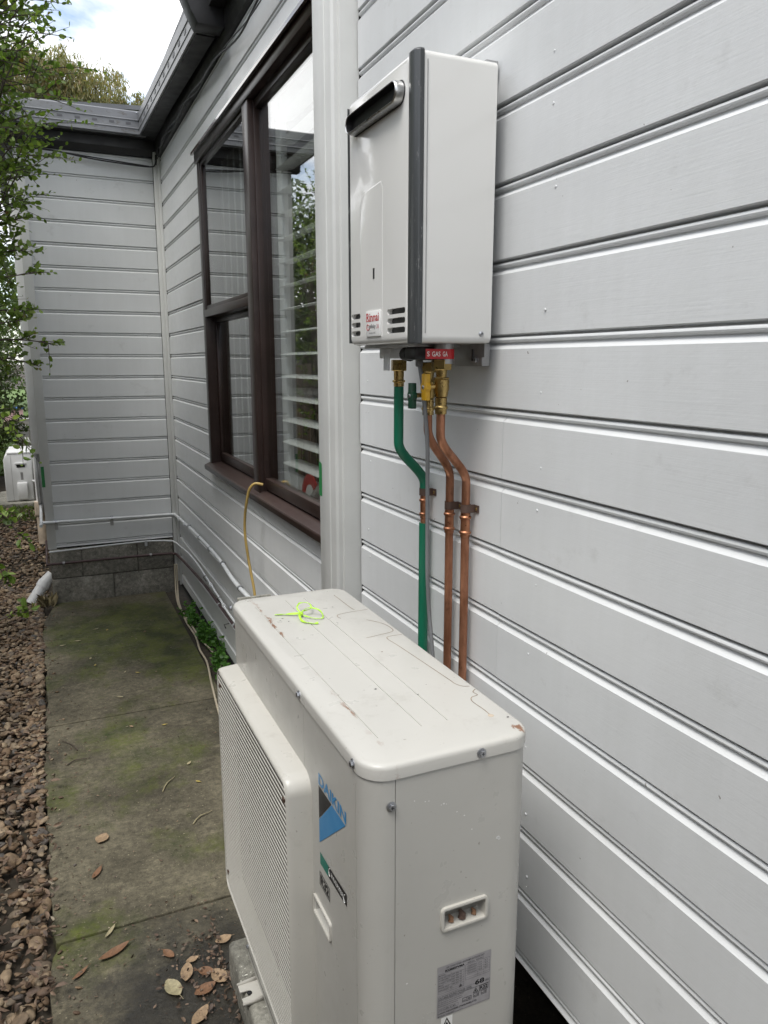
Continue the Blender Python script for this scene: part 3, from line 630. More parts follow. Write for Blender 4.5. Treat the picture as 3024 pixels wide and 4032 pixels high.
clipset(ca, [(-.037, 6.02, H - 1.218), (-.034, 5.78, H - 1.211)], .0122, PVC, 'y')
B = [(-1.0, 6.296, H - 1.455), (-.62, 6.30, H - 1.445), (-.27, 6.296, H - 1.437), (-.08, 6.294, H - 1.452), (-.045, 6.27, H - 1.462), (-.030, 6.15, H - 1.462), (-.034, 5.45, H - 1.412), (-.034, 4.63, H - 1.452), (-.036, 4.29, H - 1.474), (-.04, 3.4, H - 1.47)]
cb = pipe('white_wire_pipe', 'thin white pipe sagging along the low boards above the brown pipe', B, .0068, PVC)
MB().tube([(-.27, 6.296, H - 1.43), (-.27, 6.296, H - 1.475)], .011, 12).build('tap_tee', GREYCON, cb); clipset(cb, [(-.034, y, H - 1.44) for y in (4.85,)] + [(-.036, 4.45, H - 1.463)], .009, PVC, 'y')
for y, zz in ((5.0, 1.435), (4.55, 1.456)): MB().tube([(-.034, y, H - zz + .02), (-.055, y, H - zz + .012), (-.034, y, H - zz - .022)], .0025, 6).build('wire_tie', BLACK, cb)
Bp = [(-1.02, 7.2, H - 1.56), (-1.02, 6.36, H - 1.556), (-1.01, 6.305, H - 1.555), (-.95, 6.296, H - 1.553), (-.5, 6.296, H - 1.553), (-.12, 6.292, H - 1.556), (-.06, 6.275, H - 1.560), (-.034, 6.18, H - 1.560), (-.030, 5.1, H - 1.508), (-.030, 4.31, H - 1.512), (-.03, 3.2, H - 1.52)]
cbp = pipe('brown_pipe', 'thin dark brown pipe clipped low across blocks and boards', Bp, .0095, BRPIPE)
clipset(cbp, [(-.90, 6.296, H - 1.553), (-.24, 6.2945, H - 1.5545)], .0095, GALV, 'x'); clipset(cbp, [(-.030, y, H - 1.511) for y in (4.62, 4.2)], .0095, GREYCON, 'y')
for y in (4.35,): MB().tube([(-.03, y, H - 1.545), (-.06, y, H - 1.55), (-.05, y, H - 1.575)], .0035, 6).build('wire_tie', BLACK, cbp)
ec = pipe('eave_cable', 'black cables strung under the eave across the return wall', [(XO - .05, 6.29, H + 1.500), (-.75, 6.294, H + 1.492), (-.5, 6.290, H + 1.462), (-.25, 6.294, H + 1.448), (-.08, 6.29, H + 1.444), (-.04, 6.26, H + 1.455), (-.035, 6.23, H + 1.52)], .0055, BLACK, 'cable')
MB().tube(spline([(XO - .05, 6.291, H + 1.503), (-.75, 6.296, H + 1.490), (-.5, 6.290, H + 1.473), (-.25, 6.294, H + 1.458), (-.08, 6.29, H + 1.447)], 6), .0045, 8).build('tube', BLACK, ec, 50)
e2 = pipe('eave_cable', 'black cable bundle looping along the top of the window wall', [(-.035, 6.24, H + 1.45), (-.03, 6.15, H + 1.54), (-.045, 5.9, H + 1.50), (-.04, 5.6, H + 1.535), (-.04, 5.2, H + 1.500), (-.038, 4.8, H + 1.51), (-.045, 4.4, H + 1.465), (-.04, 4.1, H + 1.47), (-.04, 3.6, H + 1.40), (-.04, 3.2, H + 1.42), (-.04, 2.3, H + 1.43)], .0045, BLACK, 'cable')
MB().tube(spline([(-.04, 6.22, H + 1.47), (-.03, 6.05, H + 1.49), (-.055, 5.75, H + 1.515), (-.03, 5.4, H + 1.50), (-.045, 5.0, H + 1.515), (-.03, 4.6, H + 1.475), (-.05, 4.2, H + 1.455), (-.035, 3.8, H + 1.45), (-.04, 3.3, H + 1.40), (-.04, 2.3, H + 1.41)], 6), .003, 8).build('tube', BLACK, e2, 50)
pipe('yellow_hose', 'dirty yellow hose dropping from the window sill behind the cream unit', [(-.02, 3.50, H - .575), (-.055, 3.515, H - .570), (-.078, 3.535, H - .600), (-.088, 3.555, H - .66), (-.092, 3.587, H - .74), (-.092, 3.598, H - .83), (-.082, 3.596, H - .944), (-.076, 3.567, H - 1.03), (-.07, 3.535, H - 1.124), (-.07, 3.5, H - 1.3), (-.1, 3.45, H - 1.6), (-.12, 3.4, H - 1.87)], .0068, YHOSE, 'hose', n=12)
C1 = [(-.050, 6.20, .25), (-.055, 6.18, .02), (-.09, 5.9, .008), (-.115, 5.45, .008), (-.108, 5.1, .008), (-.128, 4.84, .008), (-.128, 4.6, .008), (-.165, 4.28, .008), (-.205, 3.9, .008), (-.222, 3.65, .008), (-.246, 3.48, .012), (-.250, 3.36, .012), (-.228, 3.2, .008), (-.2, 2.8, .010), (-.2, 2.3, .012)]
C2 = [(-.066, 6.20, .25), (-.072, 6.17, .02), (-.105, 5.8, .008), (-.095, 5.4, .008), (-.086, 5.03, .009), (-.055, 4.6, .012), (-.115, 4.2, .010), (-.185, 3.8, .010), (-.19, 3.3, .010), (-.18, 2.8, .012), (-.17, 2.2, .012)]
pipe('cream_cable', 'outer cream cable lying along the path toward the cream unit', C1, .0065, CREAMCAB, 'cable')
pipe('cream_cable', 'inner cream cable lying beside the weeds under the wall', C2, .0065, CREAMCAB, 'cable')
# outer corner services
dt = thing('duct_cover', 'white vertical duct cover on the outer side of the far wall', 'duct', (-1.03, 6.75, 0))
box('cover', WHITE, dt, -1.055, -.999, 6.62, 6.72, H - .72, H + 1.55, .006); box('flange', WHITE, dt, -1.062, -1.056, 6.655, 6.685, H - .70, H + 1.55, .002)
for dx, r_, m_ in ((0, .011, GREYCON), (-.022, .012, PVC)):
    MB().tube(spline([(-1.02 + dx, 6.67, H - .70), (-1.02 + dx, 6.70, H - .95), (-1.02 + dx, 7.1, H - 1.2), (-1.02 + dx, 8.4, H - 1.5), (-1.04 + dx, 10.2, H - 1.56), (-1.09 + dx, 10.9, H - 1.56), (-1.20, 11.03, H - 1.53)], 8), r_, 10).build('line', m_, dt, 50)
dp = thing('downpipe', 'white downpipe running into a terracotta collar behind the far corner', 'downpipe', (-1.05, 8.6, 0))
MB().tube([(-1.05, 8.6, .45), (-1.05, 8.6, H + 1.6)], .045, 18).build('pipe', WHITE, dp); MB().tube([(-1.05, 8.6, 0), (-1.05, 8.6, .30), (-1.05, 8.6, .31), (-1.05, 8.6, .45)], [.055, .055, .068, .068], 18).build('collar', TERRA, dp, 30)
pv = thing('drain_pipe', 'white plastic drain pipe poking out at the foot of the block plinth', 'pipe', (-1.1, 6.42, 0))
MB().tube([(-.99, 6.46, .20), (-1.045, 6.44, .155), (-1.16, 6.385, .0)], .045, 18).build('pipe', WHITE, pv, 40); MB().tube([(-1.045, 6.44, .155), (-1.075, 6.425, .115)], .051, 18).build('socket', WHITE, pv, 40)
gt = thing('green_tape', 'strip of green tape stuck on the pilaster edge beside the window', 'tape', (-.08, 2.5, H - .4))
mb = MB(); mb.loft([[(-.0808, 2.5065, zz), (-.0812, 2.49 + (.004 if i == 3 else 0), zz + (.008 if i == 3 else 0)), (-.0805, 2.478, zz)] for i, zz in enumerate((H - .462, H - .42, H - .38, H - .348))], False, False); mb.build('strip', GTAPE, gt, 0)
box('strip', GTAPE, gt, -.0812, -.06, 2.5055, 2.5066, H - .455, H - .35)
gt = box('green_tape', GTAPE, None, XO - .0108, XO + .012, YR - .0135, YR - .0122, H - .945, H - .785); tag(gt, 'strip of green tape on the outer corner trim of the far wall', 'tape')

# ================================================================== WATER HEATER
HB, HT, HX = H + .041, H + .613, -.220
wh = thing('water_heater', 'white instant gas water heater hung on the wall above the pipes', 'water heater', (-.12, 1.66, HB))
def hr(x, ins, r=.014): return [(x, u, v) for u, v in rr(1.475, 1.850, HB, HT, r, 5, ins)]
mb = MB(); mb.loft([hr(-.032, .0), hr(-.194, 0), hr(-.203, .0002)]); mb.build('casing', HEAT, wh, 30)
mb = MB(); mb.loft([[(x, u, v) for u, v in rr(1.5045, 1.848, HB + .001, HT - .001, .018, 6, i)] for x, i in ((-.2035, 0), (HX + .012, 0), (HX + .006, .0016), (HX + .002, .005), (HX, .011))])
fp = mb.build('front_panel', HEAT, wh, 40)
cs = []
for (y0, y1, z0, z1) in ((1.522, 1.617, .072, .113), (1.776, 1.836, .072, .113)):
    for k in range(3):
        zc = H + z0 + (z1 - z0) * k / 2 - .002; hw = .0062
        p = [(y1 - hw + hw * math.cos(R(q)), zc + hw * math.sin(R(q))) for q in range(-90, 91, 30)] + [(y0 + hw + hw * math.cos(R(q)), zc + hw * math.sin(R(q))) for q in range(90, 271, 30)]
        c = MB(); c.loft([[(x, u, v) for u, v in p] for x in (HX - .01, HX + .013)]); cs.append(c)
cs.append(MB().box(HX - .01, HX + .010, 1.686, 1.696, H + .190, H + .216))
cut(fp, cs)
box('vent_backing', BLACK, wh, HX + .0125, HX + .0140, 1.515, 1.84, H + .055, H + .12)
MB().box(HX - .0012, HX + .0105, 1.687, 1.696, H + .191, H + .215).build('sight_glass', BLACK, wh, 0)
mb = MB(); mb.loft([[(HX + (0.0005 if i else -.0006), u, v) for u, v in p] for i, p in ((1, [(1.642, H + .055), (1.742, H + .055), (1.778, H + .12), (1.778, H + .365), (1.757, H + .392), (1.650, H + .400), (1.640, H + .385)]), (0, [(1.644, H + .058), (1.740, H + .058), (1.774, H + .122), (1.774, H + .363), (1.755, H + .388), (1.652, H + .396), (1.643, H + .383)]))]); mb.build('raised_field', HEAT, wh, 15)
# corner strip
sp_ = [(-.2035, 1.4745), (-.2035, 1.4715), (-.214, 1.4715), (-.2205, 1.4765), (-.2235, 1.484), (-.2235, 1.504), (-.2035, 1.504)]
mb = MB(); mb.loft([[(-.205 + (x + .205) * k, 1.49 + (y - 1.49) * k, zz) for x, y in sp_] for zz, k in ((HB - .003, .86), (HB, 1), (HT - .005, 1), (HT - .001, .86))]); mb.build('corner_strip', STRIP, wh, 25, .0012)
mb = MB(); mb.loft([[(x, y, zz) for x, y in ((-.2035, 1.8505), (-.2035, 1.854), (-.216, 1.854), (-.2215, 1.8485), (-.2035, 1.8485))] for zz in (HB + .006, HT - .012)]); mb.build('corner_strip', STRIP, wh, 25)
box('casing_seam', GALV, wh, -.196, -.1945, 1.4735, 1.478, HB + .02, HT - .02)
# flue outlet
def stad(x, ins, zc=H + .549, y0=1.528, y1=1.816, hh=.0225):
    hh -= ins; y0 += ins; y1 -= ins
    return [(x, y1 - hh + hh * math.cos(R(q)), zc + hh * math.sin(R(q))) for q in range(-90, 91, 15)] + [(x, y0 + hh + hh * math.cos(R(q)), zc + hh * math.sin(R(q))) for q in range(90, 271, 15)]
fl = MB(); fl.loft([stad(HX + .004, 0), stad(HX - .016, .0008), stad(HX - .020, .0016), stad(HX - .0215, .0035), stad(HX - .020, .0050)], False); flo = fl.build('flue_outlet', STEEL, wh, 50)
fl = MB(); fl.loft([stad(HX - .0199, .0050), stad(HX - .004, .0062)], False); fl.build('flue_lining', BLACK, flo, 50)
mb = MB(); mb.loft([stad(HX - .0042, .0058), stad(HX - .0036, .0058)]); mb.build('flue_throat', BLACK, flo, 0)
fl = MB(); fl.loft([stad(HX - .0004, -.002), stad(HX - .002, -.0015), stad(HX - .002, .002)], False); fl.build('flue_gasket', BLACK, flo, 50)
# badge
bx0 = (HX - .0028, 1.733, H + .062)
box('badge', WPRINT, wh, HX - .0040, HX + .001, 1.649, 1.733, H + .060, H + .119, .001)
o = (HX - .0041, 1.7285, 0)
text('badge_writing', 'Rinnai', RED, wh, FRONT, (HX - .0041, 1.7285, H + .0945), .074, .0195, .0004, .016)
for u0, v0, wd_ in ((0, .0945, .012), (.018, .0945, .007), (.0245, .0945, .006), (.034, .0945, .006)): flat('badge_serif', RED, wh, FRONT, (HX - .0041, 1.7285, H), [[(u0, v0), (u0 + wd_, v0), (u0 + wd_, v0 + .0016), (u0, v0 + .0016)]], .0005)
text('badge_writing', 'infinity', INKG, wh, FRONT, (HX - .0041, 1.7135, H + .0755), .041, .013, .0004, .004, .25)
text('badge_writing', '26', PINKP, wh, FRONT, (HX - .0041, 1.6690, H + .0775), .0145, .010, .0004, .006, .2)
text('badge_writing', 'Compliant to NCC', INKG, wh, FRONT, (HX - .0041, 1.7135, H + .0655), .040, .0042, .0004, .01)
MB().tube([Vector((HX - .0046, 1.7200 - .0055 * math.cos(R(q)) - (.010 * max(0, q - 250) / 110), H + .0815 + .0066 * math.sin(R(q)))) for q in range(30, 340, 20)], .0007, 6).build('badge_swirl', RED, wh)
def screw(parent, frame, org, r=.0045, mat=ZINC, hexa=False, washer=False):
    fr = np.array(frame); mb = MB()
    def ring(rad, h, n, ph=0): return [tuple(np.array((rad * math.cos(ph + 6.2832 * k / n), rad * math.sin(ph + 6.2832 * k / n), h)) @ fr.T + np.array(org)) for k in range(n)]
    if hexa:
        mb.loft([ring(r * 1.45, 0, 18), ring(r * 1.45, r * .25, 18), ring(r * 1.2, r * .32, 18)]); mb.loft([ring(r, r * .3, 6), ring(r, r * .9, 6), ring(r * .9, r * 1.0, 6)])
    else: mb.loft([ring(r, 0, 16), ring(r * .95, r * .3, 16), ring(r * .6, r * .55, 16), ring(r * .15, r * .62, 16)])
    o = mb.build('screw', mat, parent, 40)
    for a, b in (((-.5, -.1), (.5, .1)), ((-.1, -.5), (.1, .5))): flat('screw_slot', BLACK, o, frame, org, [[(a[0] * r, a[1] * r), (b[0] * r, a[1] * r), (b[0] * r, b[1] * r), (a[0] * r, b[1] * r)]], r * 1.02 if hexa else r * .64)
screw(wh, SIDE, (-.057, 1.475, H + .061), .0062)
# bracket and underside
br = MB(); br.box(-.032, -.028, 1.50, 1.82, HB - .030, HT - .03); br.build('wall_bracket', GALV, wh, 0)
box('bracket_plate', GALV, wh, -.031, -.010, 1.512, 1.640, HB - .050, HB - .0005, .002); MB().tube([(-.0315, 1.55, HB - .012), (-.0315, 1.55, HB - .038)], .004, 8).build('bracket_slot', BLACK, wh)
box('bracket_tab', GALV, wh, -.036, -.006, 1.515, 1.545, HT - .01, HT + .016, .001)
screw(wh, FRONT, (-.031, 1.535, HB - .036), .006, ZINC, True)
box('spacer', BLACK, wh, -.028, .002, 1.56, 1.78, H + .50, H + .53); box('spacer', BLACK, wh, -.028, .002, 1.56, 1.78, H + .09, H + .12)
box('drain_block', PVC, wh, -.150, -.085, 1.752, 1.822, HB - .032, HB - .0005, .004); box('underside_plate', GALV, wh, -.185, -.05, 1.58, 1.835, HB - .007, HB - .0003, .001)
box('tag', PVC, wh, -.152, -.149, 1.756, 1.790, HB - .062, HB - .02, .001)
MB().tube([(-.15, 1.668, HB - .022), (-.15, 1.640, HB - .024)], .0155, 14).build('drain_plug', BLACK, wh); MB().tube([(-.15, 1.640, HB - .024), (-.15, 1.628, HB - .025)], .0105, 14).build('drain_plug_tip', BLACK, wh)
box('gas_valve_body', BLACK, wh, -.17, -.07, 1.575, 1.632, HB - .036, HB - .0075, .006)
MB().tube([(-.105, 1.556, HB - .0003), (-.105, 1.556, HB - .045)], .0215, 20).build('gas_inlet', GALV, wh)
# red GAS tape wrapped round the inlet
tp = []; 
mb = MB(); mb.loft([[(-.105 + .0232 * math.cos(R(q)), 1.556 + .0232 * math.sin(R(q)), zz) for q in range(0, 360, 15)] for zz in (HB - .034, HB - .012)], False); gtp = mb.build('gas_tape', RED, wh, 60)
box('gas_tape_flag', RED, wh, -.164, -.1085, 1.5318, 1.5326, HB - .034, HB - .012)
text('gas_writing', 'GAS', WPRINT, wh, SIDE, (-.1485, 1.5316, HB - .0285), .021, .011, .0006, .012)
text('gas_writing', 'S', WPRINT, wh, SIDE, (-.1610, 1.5316, HB - .0285), .0062, .011, .0006, .012)
text('gas_writing', 'GA', WPRINT, wh, SIDE, (-.1215, 1.5316, HB - .0285), .0125, .011, .0006, .012)
# ---------------------------------------------------------------- pipes under the heater
def hexnut(parent, c, z0, z1, r, mat=BRASS, name='hex_nut'): MB().lathe((c[0], c[1], 0), 'z', [(z0, r * .93), (z0 + .002, r), (z1 - .002, r), (z1, r * .93)], 6, .3).build(name, mat, parent, 25)
def turned(parent, c, prof, mat, name): MB().lathe((c[0], c[1], 0), 'z', prof, 22).build(name, mat, parent, 40)
def drop(x, y, za, zb, zc, zd, yl, xl=-.022, n=22):
    pts = [(x, y, za), (x, y, zb + .03)]
    for k in range(n + 1):
        t = k / n; s = t * t * (3 - 2 * t); pts.append((x + (xl - x) * s, y + (yl - y) * s, zb + (zc - zb) * t))
    return pts + [(xl, yl, zc - .03), (xl + .001, yl, zc - .35), (xl, yl, zd)]
def coupling(parent, x, y, zc, r, mat=CUFIT):
    turned(parent, (x, y), [(zc - .030, r), (zc - .030, r + .0015), (zc - .024, r + .0015), (zc - .021, r + .0042), (zc - .017, r + .0042), (zc - .014, r + .0012), (zc + .014, r + .0012), (zc + .017, r + .0042), (zc + .021, r + .0042), (zc + .024, r + .0015), (zc + .030, r + .0015), (zc + .030, r)], mat, 'press_coupling')
def saddle(parent, x, y, zc, r):
    mb = MB(); mb.loft([[(x + (r + .002) * math.cos(R(q)), y + (r + .002) * math.sin(R(q)), zz) for q in range(0, 360, 15)] for zz in (zc - .010, zc + .010)], False)
    mb.box(-.003, x, y - r - .0022, y - r - .0002, zc - .010, zc + .010); mb.box(-.004, -.0008, y - r - .018, y - r, zc - .009, zc + .009)
    o = mb.build('saddle_clip', SADDLE, parent, 40); screw(o, FRONT, (-.004, y - r - .010, zc), .0042, BRASS)
YG, Y1, Y2 = 1.787, 1.622, 1.558
YL = {YG: 1.809, Y1: 1.667, Y2: 1.586}; XL = -.022
gp_ = thing('green_pipe', 'green lagged pipe dropping from the heater to behind the cream unit', 'pipe', (-.036, YG, .3))
yl = YL[YG]; pts = drop(-.11, YG, H - .062, H - .205, H - .325, H - 1.5, yl); cutz = H - .337
MB().tube([p for p in pts if p[2] > cutz] + [(XL, yl, cutz)], .0128, 18).build('lagging', LAG, gp_, 60)
MB().tube([(XL, yl, H - .432), (XL, yl, H - .9), (XL, yl, H - 1.5)], .0135, 18).build('lagging', LAG, gp_, 60)
MB().tube([(XL, yl, H - .33), (XL, yl, H - .45)], .0095, 18).build('tube', COPPER, gp_, 60)
coupling(gp_, XL, yl, H - .388, .0096); saddle(gp_, XL, yl, H - .345, .0118)
hexnut(gp_, (-.11, YG), H - .022, H + .006, .0205)
turned(gp_, (-.11, YG), [(H - .0615, .011), (H - .061, .0135), (H - .052, .0135), (H - .050, .0165), (H - .046, .0165), (H - .044, .013), (H - .022, .0135)], BRASS, 'press_fitting')
for nm, lab, yy, zb, zc, hcol, hz in (('copper_pipe', 'left copper pipe with green handled valve dropping from the heater', Y1, -.155, -.288, DGREEN, -.078), ('copper_pipe', 'right copper pipe with yellow handled brass valve under the red tape', Y2, -.165, -.288, YEL, -.056)):
    t = thing(nm, lab, 'pipe', (-.036, yy, .3)); right = yy == Y2
    pts = drop(-.11, yy, H - .105, H + zb, H + zc, H - 1.5, YL[yy]); MB().tube(pts, .0105, 18).build('tube', COPPER, t, 60)
    coupling(t, XL, YL[yy], H - .400 + (.006 if right else 0), .0106); saddle(t, XL, YL[yy], H - .358 + (.006 if right else 0), .0106)
    c = (-.11, yy); dz = 0 if right else -.006
    hexnut(t, c, H - .018 + dz, H + .006 + dz, .0235 if right else .0215)
    turned(t, c, [(H - .034 + dz, .012), (H - .018 + dz, .0135)], BRASS, 'union')
    hexnut(t, c, H - .040 + dz, H - .034 + dz, .0185)
    turned(t, c, [(H - .081 + dz, .011), (H - .078 + dz, .0150), (H - .070 + dz, .0165), (H - .060 + dz, .0185), (H - .050 + dz, .0180), (H - .046 + dz, .0185), (H - .040 + dz, .0185)], BRASS, 'ball_valve')
    turned(t, c, [(H - .118 + dz, .0108), (H - .118 + dz, .0135), (H - .108 + dz, .0138), (H - .105 + dz, .0160), (H - .101 + dz, .0160), (H - .098 + dz, .0135), (H - .081 + dz, .0140)], BRASS, 'press_fitting')
    hx = -.143 if right else -.146; zc_ = H + hz
    MB().tube([(-.12, yy, zc_ + .001), (hx, yy, zc_ + .001)], .0055, 12).build('valve_stem', BRASS, t)
    p = [(-.0105, .030), (.0105, .030), (.0105, .010), (.0145, .004), (.0145, -.004), (.0105, -.010), (.0105, -.030), (-.0105, -.030), (-.0105, -.010), (-.0145, -.004), (-.0145, .004), (-.0105, .010)]
    mb = MB(); mb.loft([[(x, yy - u, zc_ + v) for u, v in p] for x in (hx, hx - .013)]); h_ = mb.build('handle', hcol, t, 30, .0018)
    screw(h_, FRONT, (hx - .0131, yy, zc_), .0048, ZINC)
pipe('power_cord', 'grey power cord hanging from the heater between the pipes', [(-.135, 1.622, HB - .028), (-.134, 1.620, H - .010), (-.131, 1.613, H - .045), (-.126, 1.611, H - .091), (-.115, 1.614, H - .194), (-.10, 1.640, H - .291), (-.09, 1.657, H - .424), (-.085, 1.664, H - .526), (-.075, 1.672, H - .631), (-.07, 1.66, H - .739), (-.06, 1.63, H - 1.0), (-.05, 1.6, H - 1.4)], .0052, CORD, 'cord', n=12)
o = bpy.data.objects['power_cord']; box('plug_sleeve', CORD, o, -.142, -.127, 1.614, 1.630, HB - .052, HB - .010, .003)

# ================================================================== CREAM OUTDOOR UNIT
AX0, AX1, AY0, AY1, AZT, AZB = -.520, -.196, 1.030, 2.000, H - .645, H - 1.738
ac = thing('outdoor_unit', 'large cream air conditioner outdoor unit with louvred grille beside the wall', 'air conditioner', ((AX0 + AX1) / 2, 1.5, AZB))
def arr(z, ins, r=.046, g=0): return [(u, v, z) for u, v in rr(AX0 - g, AX1 + g, AY0 - g, AY1 + g, r + g, 7, ins)]
mb = MB(); mb.loft([arr(AZB, 0), arr(AZT - .026, 0)]); bodyo = mb.build('cabinet', ACC, ac, 30)
cs = [MB().box(-.375, -.291, AY0 - .02, AY0 + .028, H - .986, H - .950), MB().box(AX0 - .02, AX0 + .024, 1.217, 1.304, H - 1.102, H - 1.071),
      MB().box(-.4700, -.4685, AY0 - .01, AY0 + .0025, AZB - .1, AZT), MB().box(AX0 - .01, AX0 + .0022, 1.0795, 1.0808, AZB - .1, AZT - .05), MB().box(AX0 - .01, AX0 + .0022, 1.3605, 1.362, AZB - .1, AZT), MB().box(AX0 + .02, AX1 + .02, AY0 - .01, AY0 + .002, H - 1.700, H - 1.6985)]
cut(bodyo, cs)
mb = MB(); mb.loft([arr(AZT - .0275, 0, g=.0028), arr(AZT - .010, 0, g=.0028), arr(AZT - .005, .001, g=.0028), arr(AZT - .0018, .0042, g=.0028), arr(AZT, .010, g=.0028)]); cap = mb.build('top_cover', ACTOP, ac, 40)
gr = []
for xa, xb, ya, yb in ((-.474, -.462, 1.912, 1.12), (-.383, -.372, 1.935, 1.128), (-.330, -.318, 1.938, 1.131)):
    c = MB(); c.add([(xa - .0011, ya, AZT + .01), (xa + .0011, ya, AZT + .01), (xb + .0011, yb, AZT + .01), (xb - .0011, yb, AZT + .01), (xa - .0011, ya, AZT - .0016), (xa + .0011, ya, AZT - .0016), (xb + .0011, yb, AZT - .0016), (xb - .0011, yb, AZT - .0016)], [(0, 1, 2, 3), (7, 6, 5, 4), (0, 4, 5, 1), (1, 5, 6, 2), (2, 6, 7, 3), (3, 7, 4, 0)]); gr.append(c)
cut(cap, gr)
GROOVE = simple('dirty_pressed_line', (0.25, 0.20, 0.15), .7, var=.4, vs=(60, 60, 60))
def press(pts):
    q = spline([(x, y, AZT + .0003) for x, y in pts], 6); mb = MB(); L_ = []
    for i, p in enumerate(q):
        t = (q[min(i + 1, len(q) - 1)] - q[max(i - 1, 0)]).normalized(); nrm = Vector((-t.y, t.x, 0)) * .0010; L_.append([p + nrm, p - nrm])
    mb.loft(L_, False, False); mb.build('pressed_line', GROOVE, ac, 0)
press([(-.243, 1.93), (-.242, 1.85), (-.241, 1.80), (-.238, 1.786)]); press([(-.205, 1.775), (-.26, 1.772), (-.292, 1.765), (-.299, 1.75), (-.296, 1.735)])
press([(-.24, 1.70), (-.215, 1.66), (-.208, 1.62), (-.216, 1.595), (-.26, 1.585), (-.29, 1.58)]); press([(-.203, 1.567), (-.236, 1.567), (-.247, 1.553), (-.242, 1.50), (-.228, 1.30), (-.226, 1.265), (-.218, 1.248), (-.205, 1.242)]); press([(-.202, 1.225), (-.213, 1.215), (-.212, 1.200), (-.228, 1.195), (-.236, 1.178), (-.234, 1.14), (-.235, 1.116)])
for x, y in ((-.235, 1.113),): MB().lathe((x, y, AZT + .0003), 'z', [(0, .006), (.0003, .0055)], 10).build('rust_blister', TERRA, ac)
for k in range(15): 
    x = random.uniform(-.50, -.21); y = random.uniform(1.06, 1.97); s_ = random.uniform(.0009, .0026)
    MB().add([(x + s_ * random.uniform(.5, 1.6) * math.cos(R(q)), y + s_ * math.sin(R(q)), AZT + .0004) for q in range(0, 360, 60)], [tuple(range(6))]).build('dirt_fleck', random.choice([INK, SADDLE, FALL[1]]), ac, 0)
for y in (1.984, 1.378, 1.084): screw(ac, FRONT, (AX0 - .0028, y, AZT - .0155), .0058, ZINC, True)
screw(ac, SIDE, (-.307, AY0 - .0028, AZT - .0160), .0062, ZINC, True); screw(ac, SIDE, (-.477, AY0 - .0004, H - .721), .0062, ZINC, True)
SHADEB = casing('shaded_dusty_handle_back', (.26, .25, .22), .6)  # base darkened to imitate shade inside the recess, with dust mixed in
# handles: recess lining and rim
mb = MB(); mb.loft([[(u, AY0 - k, v) for u, v in rr(-.378, -.288, H - .989, H - .947, .006, 4, i)] for k, i in ((-.001, -.003), (.005, -.003), (.006, 0), (.005, .003), (-.024, .005))], False); mb.build('handle_rim', GRILLE, ac, 40)
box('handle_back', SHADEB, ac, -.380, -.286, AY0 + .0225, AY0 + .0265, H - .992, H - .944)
for x, s_ in ((-.356, .006), (-.334, .008), (-.331, .006), (-.309, .0055)):
    mb = MB(); mb.tube([(x, AY0 + .006, H - .984), (x + .002, AY0 + .008, H - .984 + s_), (x - .001, AY0 + .012, H - .984 + s_ * 1.8)], [s_ * .9, s_ * .8, s_ * .3], 7); mb.build('debris', random.choice([SADDLE, FALL[1]]), ac, 20)
mb = MB(); mb.loft([[(AX0 - k, u, v) for u, v in rr(1.212, 1.309, H - 1.106, H - 1.067, .005, 4, i)] for k, i in ((-.001, -.002), (.004, -.002), (.005, 0), (.004, .003), (-.020, .005))], False); mb.build('handle_rim', GRILLE, ac, 40)
box('handle_back', ACC, ac, AX0 + .0190, AX0 + .0225, 1.211, 1.31, H - 1.107, H - 1.066)
# printed marks on the front
ox = AX0 - .0004
text('brand_writing', 'DAIKIN', BLUE, ac, FRONT, (ox, 1.272, H - .8008), .147, .0240, .0004, .030)
def fy(pts): return [(1.272 - y, z) for y, z in pts]
flat('brand_black_triangle', INK, ac, FRONT, (ox, 1.272, H), [fy([(1.272, -.8745), (1.201, -.8045), (1.272, -.8045)])], .0004)
flat('brand_blue_shape', BLUE, ac, FRONT, (ox, 1.272, H), [fy([(1.272, -.9275), (1.128, -.8045), (1.1985, -.8045), (1.272, -.877)])], .0004)
flat('inverter_green', TEAL, ac, FRONT, (ox, 1.272, H), [fy([(1.270, -.973), (1.222, -.971), (1.222, -.947), (1.270, -.947)])], .0004)
flat('inverter_black', INK, ac, FRONT, (ox, 1.272, H), [fy([(1.2215, -.971), (1.126, -.966), (1.126, -.941), (1.2215, -.947)])], .0004)
text('inverter_writing', 'INVERTER', WPRINT, ac, FRONT, (ox, 1.206, H - .9605), .064, .0095, .0009, .012)
for a in (0, 1):
    pts = [Vector((ox - .0008, (1.213 if not a else 1.134) + (.006 if not a else -.006) * -math.cos(R(q)) * (-1 if not a else 1) * (1), H - .956 + .0085 * math.sin(R(q)))) for q in range(-80, 81, 20)]
    MB().tube(pts, .0008, 5).build('inverter_swoosh', WPRINT, ac)
def frame_(name, mat, frame, org, w, h, t, out=.0004, par=None):
    flat(name, mat, par or ac, frame, org, [[(0, 0), (w, 0), (w, t), (0, t)], [(0, h - t), (w, h - t), (w, h), (0, h)], [(0, t), (t, t), (t, h - t), (0, h - t)], [(w - t, t), (w, t), (w, h - t), (w - t, h - t)]], out)
frame_('refrigerant_border', INK, FRONT, (ox, 1.2755, H - 1.0225), .0585, .030, .0022, .0005); text('refrigerant_writing', 'R32', INK, ac, FRONT, (ox, 1.2700, H - 1.0185), .0475, .0220, .0006, .045)
